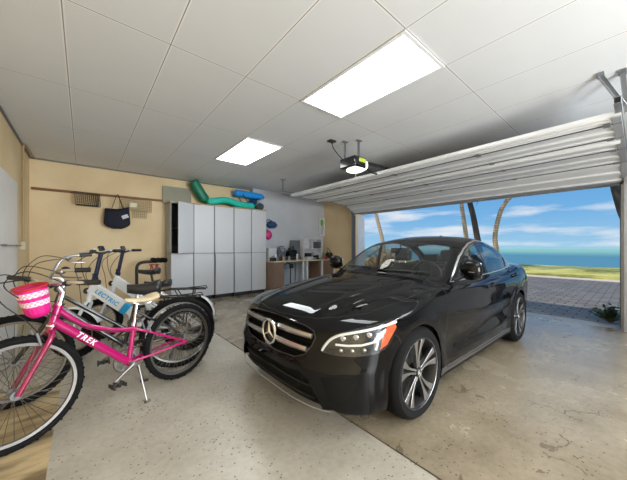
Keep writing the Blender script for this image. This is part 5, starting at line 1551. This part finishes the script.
for yy in (-.02,.02):
    b = MB(); b.tube(smooth_pts([(-.10,yy,.36),(-.05,yy,.52),(-.01,yy,.66),(.02,yy,.66),(.06,yy,.52),(.12,yy,.36)],5), .013, 8, flat=.4); b.build('handle', m_tote, t)
b = MB(); b.tube([(.0,.15,.64),(.0,-.03,.655),(0,-.04,.68)], .005,6); b.build('hook', M_alu, t)
b = MB(); b.box((.12,-.085,.24),(.11,.012,.07),(0,R(-25),0)); b.build('white_patch', mat('patch_white', srgb(200,204,210), .7), t)
# black tube stand with its rollers, red clamps beside it
t = thing('tube_stand', 'black bent-tube stand with rollers, standing against the wall behind the white bicycles', 'stand', (.80,6.35,0))
b = MB(); b.tube(smooth_pts([(0,0,.03),(0,0,.5),(0,0,.78),(.03,0,.86),(.11,0,.895),(.30,0,.905),(.44,0,.915)],5), .028, 12); b.build('tube_frame', M_black, t)
b = MB(); b.bb((-.20,-.03,0),(.45,.03,.05)); b.bb((-.03,-.25,0),(.03,.25,.05)); b.build('base', M_black, t, bevel=.005)
for x in (.30,.39,.47):
    b = MB(); b.tube([(x,-.14,.93),(x,-.03,.93)], .05, 14); b.tube([(x,.03,.93),(x,.14,.93)], .05, 14); b.tube([(x,-.15,.93),(x,.15,.93)], .015, 8)
    b.build('roller', M_rubber, t)
for i, x in enumerate((1.12,1.22)):
    t = thing('hand_clamp', ['left of two red hand clamps hanging on the wall beside the cabinets','right of two red hand clamps hanging on the wall beside the cabinets'][i], 'clamp', (x,6.77,.60))
    b = MB(); b.tube(smooth_pts([(0,0,.22),(-.02,0,.10),(-.035,0,0)],3), .010, 8); b.tube(smooth_pts([(.01,0,.22),(.03,0,.10),(.045,0,0)],3), .010, 8); b.tube([(-.04,0,.22),(.05,0,.22)],.010,8); b.build('clamp_body', mat('red_plastic', srgb(176,60,40), .4), t, fix=False)
    b = MB(); b.tube([(0,.025,.21),(0,-.01,.23)], .005, 6); b.build('peg', M_alu, t)
# conduit with switch box
t = thing('conduit', 'thin vertical conduit running up from a small switch box to the ceiling', 'conduit', (XL+.03,5.93,1.22))
b = MB(); b.tube([(0,0,.05),(0,0,1.50)], .012, 8); b.tube(smooth_pts([(0,0,1.49),(.02,.05,1.515),(.03,.60,1.515),(.06,.84,1.515)],4), .012, 8); b.build('pipe', mat('tan_conduit', srgb(176,150,108), .5), t)
b = MB(); b.box((0,0,0),(.055,.10,.12)); b.build('switch_box', mat('ivory_box', srgb(206,196,168), .5), t, bevel=.005)

# ================================================================ WORKBENCH
t = thing('workbench', 'long pale wood workbench against the grey wall', 'workbench', (4.80,6.3,0))
b = MB(); b.bb((-1.08,-.30,.80),(1.15,.29,.835)); b.build('worktop', mat('bench_top', srgb(214,196,160), .45, var=.1, scale=3), t, bevel=.003)
b = MB(); b.bb((-1.08,-.28,.05),(-.75,.29,.80)); b.build('drawer_case', mat('brown_case', srgb(132,106,88), .55, var=.12), t, bevel=.004)
b = MB(); b.bb((.52,-.20,.08),(1.10,.29,.80)); b.build('side_case', mat('brown_case', srgb(132,106,88), .55), t, bevel=.004)
for x in (-.11,.035,.60,1.10):
    b = MB(); b.bb((x-.025,-.28,0),(x+.025,-.23,.80)); b.bb((x-.025,.22,0),(x+.025,.27,.80)); b.bb((x-.02,-.25,.12),(x+.02,.25,.16)); b.build('leg_frame', M_white, t, fix=False)
b = MB(); b.bb((-.75,.20,.10),(-.13,.24,.80)); b.build('back_board', mat('light_blue_board', srgb(196,208,222), .5), t)
ZW = .836
# clamp lamp under the bench edge
t = thing('bench_clamp', 'black clamp standing on the floor in the knee space of the workbench', 'clamp', (4.33,6.14,0))
b = MB(); b.tube([(0,0,0.0),(0,0,.74)], .014, 8); b.tube(smooth_pts([(0,0,.73),(-.10,0,.77),(-.20,0,.70),(-.18,0,.62)],4), .014, 8); b.box((.03,0,.68),(.10,.05,.12)); b.build('clamp_body', M_black, t)
b = MB(); b.box((0,0,.008),(.22,.16,.015)); b.build('foot', M_black, t)
def single(b, name, m, label, cat, group=None, bevel=0, loc=None, smooth=40):
    o = b.build(name, m, None, bevel=bevel, loc=loc, smooth=smooth); tag(o, label, cat, group); return o
# white box at left, items on the bench
b = MB(); b.bb((-.12,-.11,0),(.12,.11,.33)); single(b, 'cardboard_box', mat('white_box', srgb(220,222,224), .6), 'white box on the left end of the workbench against the wall', 'box', bevel=.004, loc=(3.90,6.47,ZW))
t = thing('desk_fan', 'round silver desk fan on the workbench beside the white box', 'fan', (4.22,6.40,ZW))
b = MB(); b.lathe([(0,0),(.09,0),(.09,.015),(.02,.03),(.015,.14)],(0,0,0),'z',20); b.build('fan_base', M_black, t)
b = MB()
for k, (r, yy) in enumerate(((.14,0),(.14,.05),(.10,-.025),(.10,.07),(.05,-.035))): ring_tube(b,(0,yy-.02,.26),r,.0045,32,5)
for i in range(20):
    a = 2*math.pi*i/20; b.tube([(0,-.055,.26),(.10*math.cos(a),-.045,.26+.10*math.sin(a)),(.14*math.cos(a),-.02,.26+.14*math.sin(a)),(.14*math.cos(a),.03,.26+.14*math.sin(a)),(.06*math.cos(a),.055,.26+.06*math.sin(a))],.002,4)
b.build('fan_guard', M_silver, t, fix=False)
b = MB()
for i in range(4):
    a = i*math.pi/2+.4; b.add([(0,0,.26),(.11*math.cos(a),-.015,.26+.11*math.sin(a)),(.12*math.cos(a+.5),0,.26+.12*math.sin(a+.5)),(.09*math.cos(a+.9),.015,.26+.09*math.sin(a+.9))],[(0,1,2,3)])
b.ell((0,0,.26),(.03,.03,.03),12,8); b.ell((0,.05,.26),(.05,.05,.05),12,8); b.lathe([(.0,.06),(.10,.058),(.135,.045),(.140,.02),(.137,.02),(.130,.042),(.10,.052),(0,.054)],(0,0,.26),'y',28); b.build('fan_blades', mat('blade_grey', srgb(86,90,94), .3), t, fix=False)
t = thing('bench_grinder', 'black bench grinder on the workbench beside the grey sheet', 'grinder', (4.515,6.36,ZW))
b = MB(); b.box((0,0,.04),(.20,.14,.08)); b.tube([(-.09,0,.18),(.09,0,.18)],.07,18); b.box((0,0,.11),(.08,.08,.10)); b.build('motor', M_black, t, bevel=.006)
for s2 in (-1,1):
    b = MB(); b.tube([(s2*.10,0,.18),(s2*.14,0,.18)],.085,22); b.build('grinding_wheel', M_rubber, t)
    b = MB(); b.tube([(s2*.093,0.01,.19),(s2*.147,.01,.19)],.094,22); b.build('wheel_guard', M_black, t) if s2 > 0 else None
b = MB(); b.box((0,0,.30),(.14,.10,.07)); b.ell((.05,0,.36),(.05,.04,.04),12,8); b.build('lamp_head', M_blackg, t, bevel=.01)
b = MB(); b.bb((-.17,-.012,0),(.17,.012,.56)); o = single(b, 'grey_sheet', mat('dark_grey_sheet', srgb(104,106,110), .5), 'upright dark grey sheet leaning behind the grinder on the workbench', 'panel', bevel=.002, loc=(4.76,6.52,ZW))
t = thing('shelf_unit', 'small white shelf unit with grey bins standing on the workbench', 'shelf unit', (5.32,6.45,ZW))
b = MB(); b.bb((-.36,-.10,0),(-.34,.12,.62)); b.bb((.34,-.10,0),(.36,.12,.62)); b.bb((-.34,-.10,.60),(.34,.12,.62)); b.bb((-.34,-.10,.30),(.34,.12,.32)); b.bb((-.34,.10,.0),(.34,.12,.60)); b.bb((-.02,-.10,.32),(0,.10,.60)); b.bb((-.34,-.10,.02),(.34,.10,.04)); b.build('shelf_frame', M_white, t, smooth=0, fix=False)
for i, (x, zz, w__, h_, col, lb) in enumerate(((-.22,.32,.18,.16,(214,216,220),'white carton in the upper left of the small shelf unit'),(.09,.32,.15,.20,(84,88,94),'dark grey bin on the upper shelf, left of two'),(.26,.32,.14,.20,(92,96,102),'dark grey bin on the upper shelf, right of two'),(-.15,.04,.20,.14,(40,42,46),'black case on the lower shelf of the small unit'),(.16,.04,.24,.17,(206,208,212),'white carton on the lower shelf of the small unit'))):
    b = MB(); b.bb((-w__/2,-.08,0),(w__/2,.08,h_)); o = single(b, 'storage_bin', mat('bin_%d' % i, srgb(*col), .5), lb, 'bin', 'bins in the small shelf unit' if col[0] < 100 and h_ == .20 else None, bevel=.006, loc=(5.32+x,6.45,ZW+zz+.001))
def bottle(x, y, r, h, col, label, cap=(.02,.02,.02)):
    t = thing('spray_can', label, 'can', (x,y,ZW)); b = MB(); b.lathe([(0,0),(r,0),(r,h*.8),(r*.5,h*.88)],(0,0,0),'z',16); b.build('can_body', mat('can_%d%d' % (int(x*100),int(h*100)), srgb(*col), .35), t)
    b = MB(); b.lathe([(r*.55,h*.86),(r*.55,h),(0,h)],(0,0,0),'z',14); b.build('cap', mat('cap_%d' % int(x*100), cap, .4), t)
bottle(3.86,6.14,.030,.20,(226,226,228),'white can at the left end of the workbench front edge',(.6,.6,.6))
bottle(4.02,6.18,.026,.15,(54,56,60),'small dark can right of the white can')
bottle(4.10,6.12,.03,.12,(206,180,140),'tan jar near the front edge of the workbench')
bottle(4.30,6.16,.028,.13,(180,182,186),'grey can in front of the desk fan')
bottle(4.56,6.14,.032,.20,(200,204,210),'tall pale can in front of the grinder')
bottle(4.72,6.18,.03,.09,(150,124,84),'short brown tin in front of the grey sheet')
bottle(5.64,6.12,.035,.10,(196,30,60),'red tin at the right end of the workbench')
t = thing('toolbox', 'small black toolbox at the front left corner of the workbench', 'toolbox', (3.77,6.12,ZW))
b = MB(); b.bb((-.075,-.06,0),(.06,.06,.09)); b.build('case', M_black, t, bevel=.008); b = MB(); b.tube([(-.04,0,.09),(-.04,0,.12),(.03,0,.12),(.03,0,.09)],.007,6); b.build('handle', M_black, t)
b = MB(); b.bb((-.10,-.06,0),(.10,.06,.085)); single(b,'cardboard_box',M_white,'low white box on the workbench in front of the shelf unit','box',bevel=.004,loc=(4.98,6.14,ZW))
t = thing('power_tool', 'black power drill lying on the workbench in front of the shelf unit', 'power drill', (5.29,6.16,ZW+.006))
b = MB(); b.tube([(-.12,0,.08),(.05,0,.08)],[.025,.045],12); b.beam((.02,0,.08),(.05,0,.0),.04,.05); b.box((.06,0,.02),(.09,.07,.04)); b.build('drill_body', M_black, t, bevel=.004, fix=False); b = MB(); b.tube([(-.12,0,.08),(-.20,0,.08)],[.015,.006],8); b.build('chuck', M_grey, t)
# heap of hoses at the right end
t = thing('coiled_hose', 'dark coiled hose piled on the right end of the workbench', 'hose', (5.82,6.18,ZW))
b = MB(); 
for k in range(7):
    r = .11+.012*math.sin(k*2.1); b.tube([(r*math.cos(a)+.01*math.sin(k), r*.8*math.sin(a), .028+.024*k+.012*math.sin(a*2+k)) for a in [2*math.pi*i/24 for i in range(24)]], .012, 6, closed=True)
b.tube(smooth_pts([(-.08,-.05,.16),(-.14,-.05,.24),(-.10,-.03,.34),(-.02,0,.30),(.03,-.05,.18)],5),.011,6)
b.build('hose_coil', mat('dark_hose', srgb(34,42,38), .5), t, fix=False)
# wall hung things
t = thing('bicycle_helmet', 'dark blue bicycle helmet with black straps hanging on the wall right of the cabinets', 'helmet', (3.98,6.56,1.70))
b = MB(); V = []; n_, m_ = 10, 24
for j in range(n_+1):
    ph = math.pi/2*j/n_
    for i in range(m_):
        a = 2*math.pi*i/m_; g = 1+.05*math.cos(a*6)*math.cos(ph)
        V.append((.17*g*math.cos(ph)*math.cos(a), -.02-.10*g*math.sin(ph), .11+.10*g*math.cos(ph)*math.sin(a)))
b.add(V, [(j*m_+i, j*m_+(i+1) % m_, (j+1)*m_+(i+1) % m_, (j+1)*m_+i) for j in range(n_) for i in range(m_)]); o = b.build('helmet_shell', mat('blue_helmet', srgb(34,70,116), .3), t, smooth=60); so = o.modifiers.new('s','SOLIDIFY'); so.thickness = .015
b = MB(); b.tube(smooth_pts([(-.12,-.02,.12),(-.16,-.02,.22),(-.06,0,.25),(-.02,-.02,.16)],4),.008,6); b.tube(smooth_pts([(-.05,-.02,.18),(0,.03,.24),(.06,-.02,.18)],4),.008,6); b.build('chin_strap', M_black, t, fix=False)
t = thing('bicycle_helmet', 'pink helmet hanging below the dark blue helmet', 'helmet', (3.86,6.56,1.42))
b = MB(); b.ell((0,-.03,.11),(.12,.07,.13),20,14); b.build('helmet_shell', mat('pink_helmet', srgb(206,60,130), .25), t)
b = MB(); b.tube(smooth_pts([(-.08,.0,.20),(0,.035,.27),(.08,0,.20)],4),.006,6); b.build('chin_strap', M_black, t)
t = thing('wall_cabinet', 'white framed rack on the grey wall with a lime green trimmer in it', 'rack', (5.86,6.595,1.56))
b = MB()
for a_, c_2 in (((-.11,-.05,0),(-.08,0,.56)),((.08,-.05,0),(.11,0,.56)),((-.08,-.05,.53),(.08,0,.56)),((-.08,-.05,0),(.08,0,.03))): b.bb(a_, c_2)
b.build('rack_frame', M_white, t, fix=False)
b = MB(); b.ell((.0,-.02,.43),(.07,.018,.08),14,8); b.ell((.0,-.02,.36),(.035,.015,.05),14,8); b.build('green_tool', mat('lime_plastic', srgb(112,176,40), .4), t, fix=False)

# plywood sheet under the front wheels, and the wood block beside it
m_ply, n, l, bs = node_mat('stained_plywood')
tc = n.new('ShaderNodeTexCoord'); mp = n.new('ShaderNodeMapping'); mp.inputs['Scale'].default_value = (2.2, 7, 1); l.new(tc.outputs['Object'], mp.inputs[0])
no = n.new('ShaderNodeTexNoise'); no.inputs['Scale'].default_value = 1.4; no.inputs['Detail'].default_value = 7; l.new(mp.outputs[0], no.inputs['Vector'])
cr = n.new('ShaderNodeValToRGB'); cr.color_ramp.elements[0].position = .34; cr.color_ramp.elements[1].position = .60
cr.color_ramp.elements[0].color = (*srgb(116,98,70),1); cr.color_ramp.elements[1].color = (*srgb(192,172,134),1)
l.new(no.outputs['Fac'], cr.inputs[0]); l.new(cr.outputs[0], bs.inputs['Base Color']); bs.inputs['Roughness'].default_value = .5
b = MB(); b.bb((XL+.005,1.2,.0005),(-.150,3.35,.004)); single(b,'plywood_sheet',m_ply,'stained plywood sheet lying on the floor under the front wheels','plywood',bevel=.001)
b = MB(); b.bb((-.60,1.30,.0045),(-.335,1.84,.045)); single(b,'wood_block',M_wood,'pale timber offcut lying on the plywood by the left wall','timber')
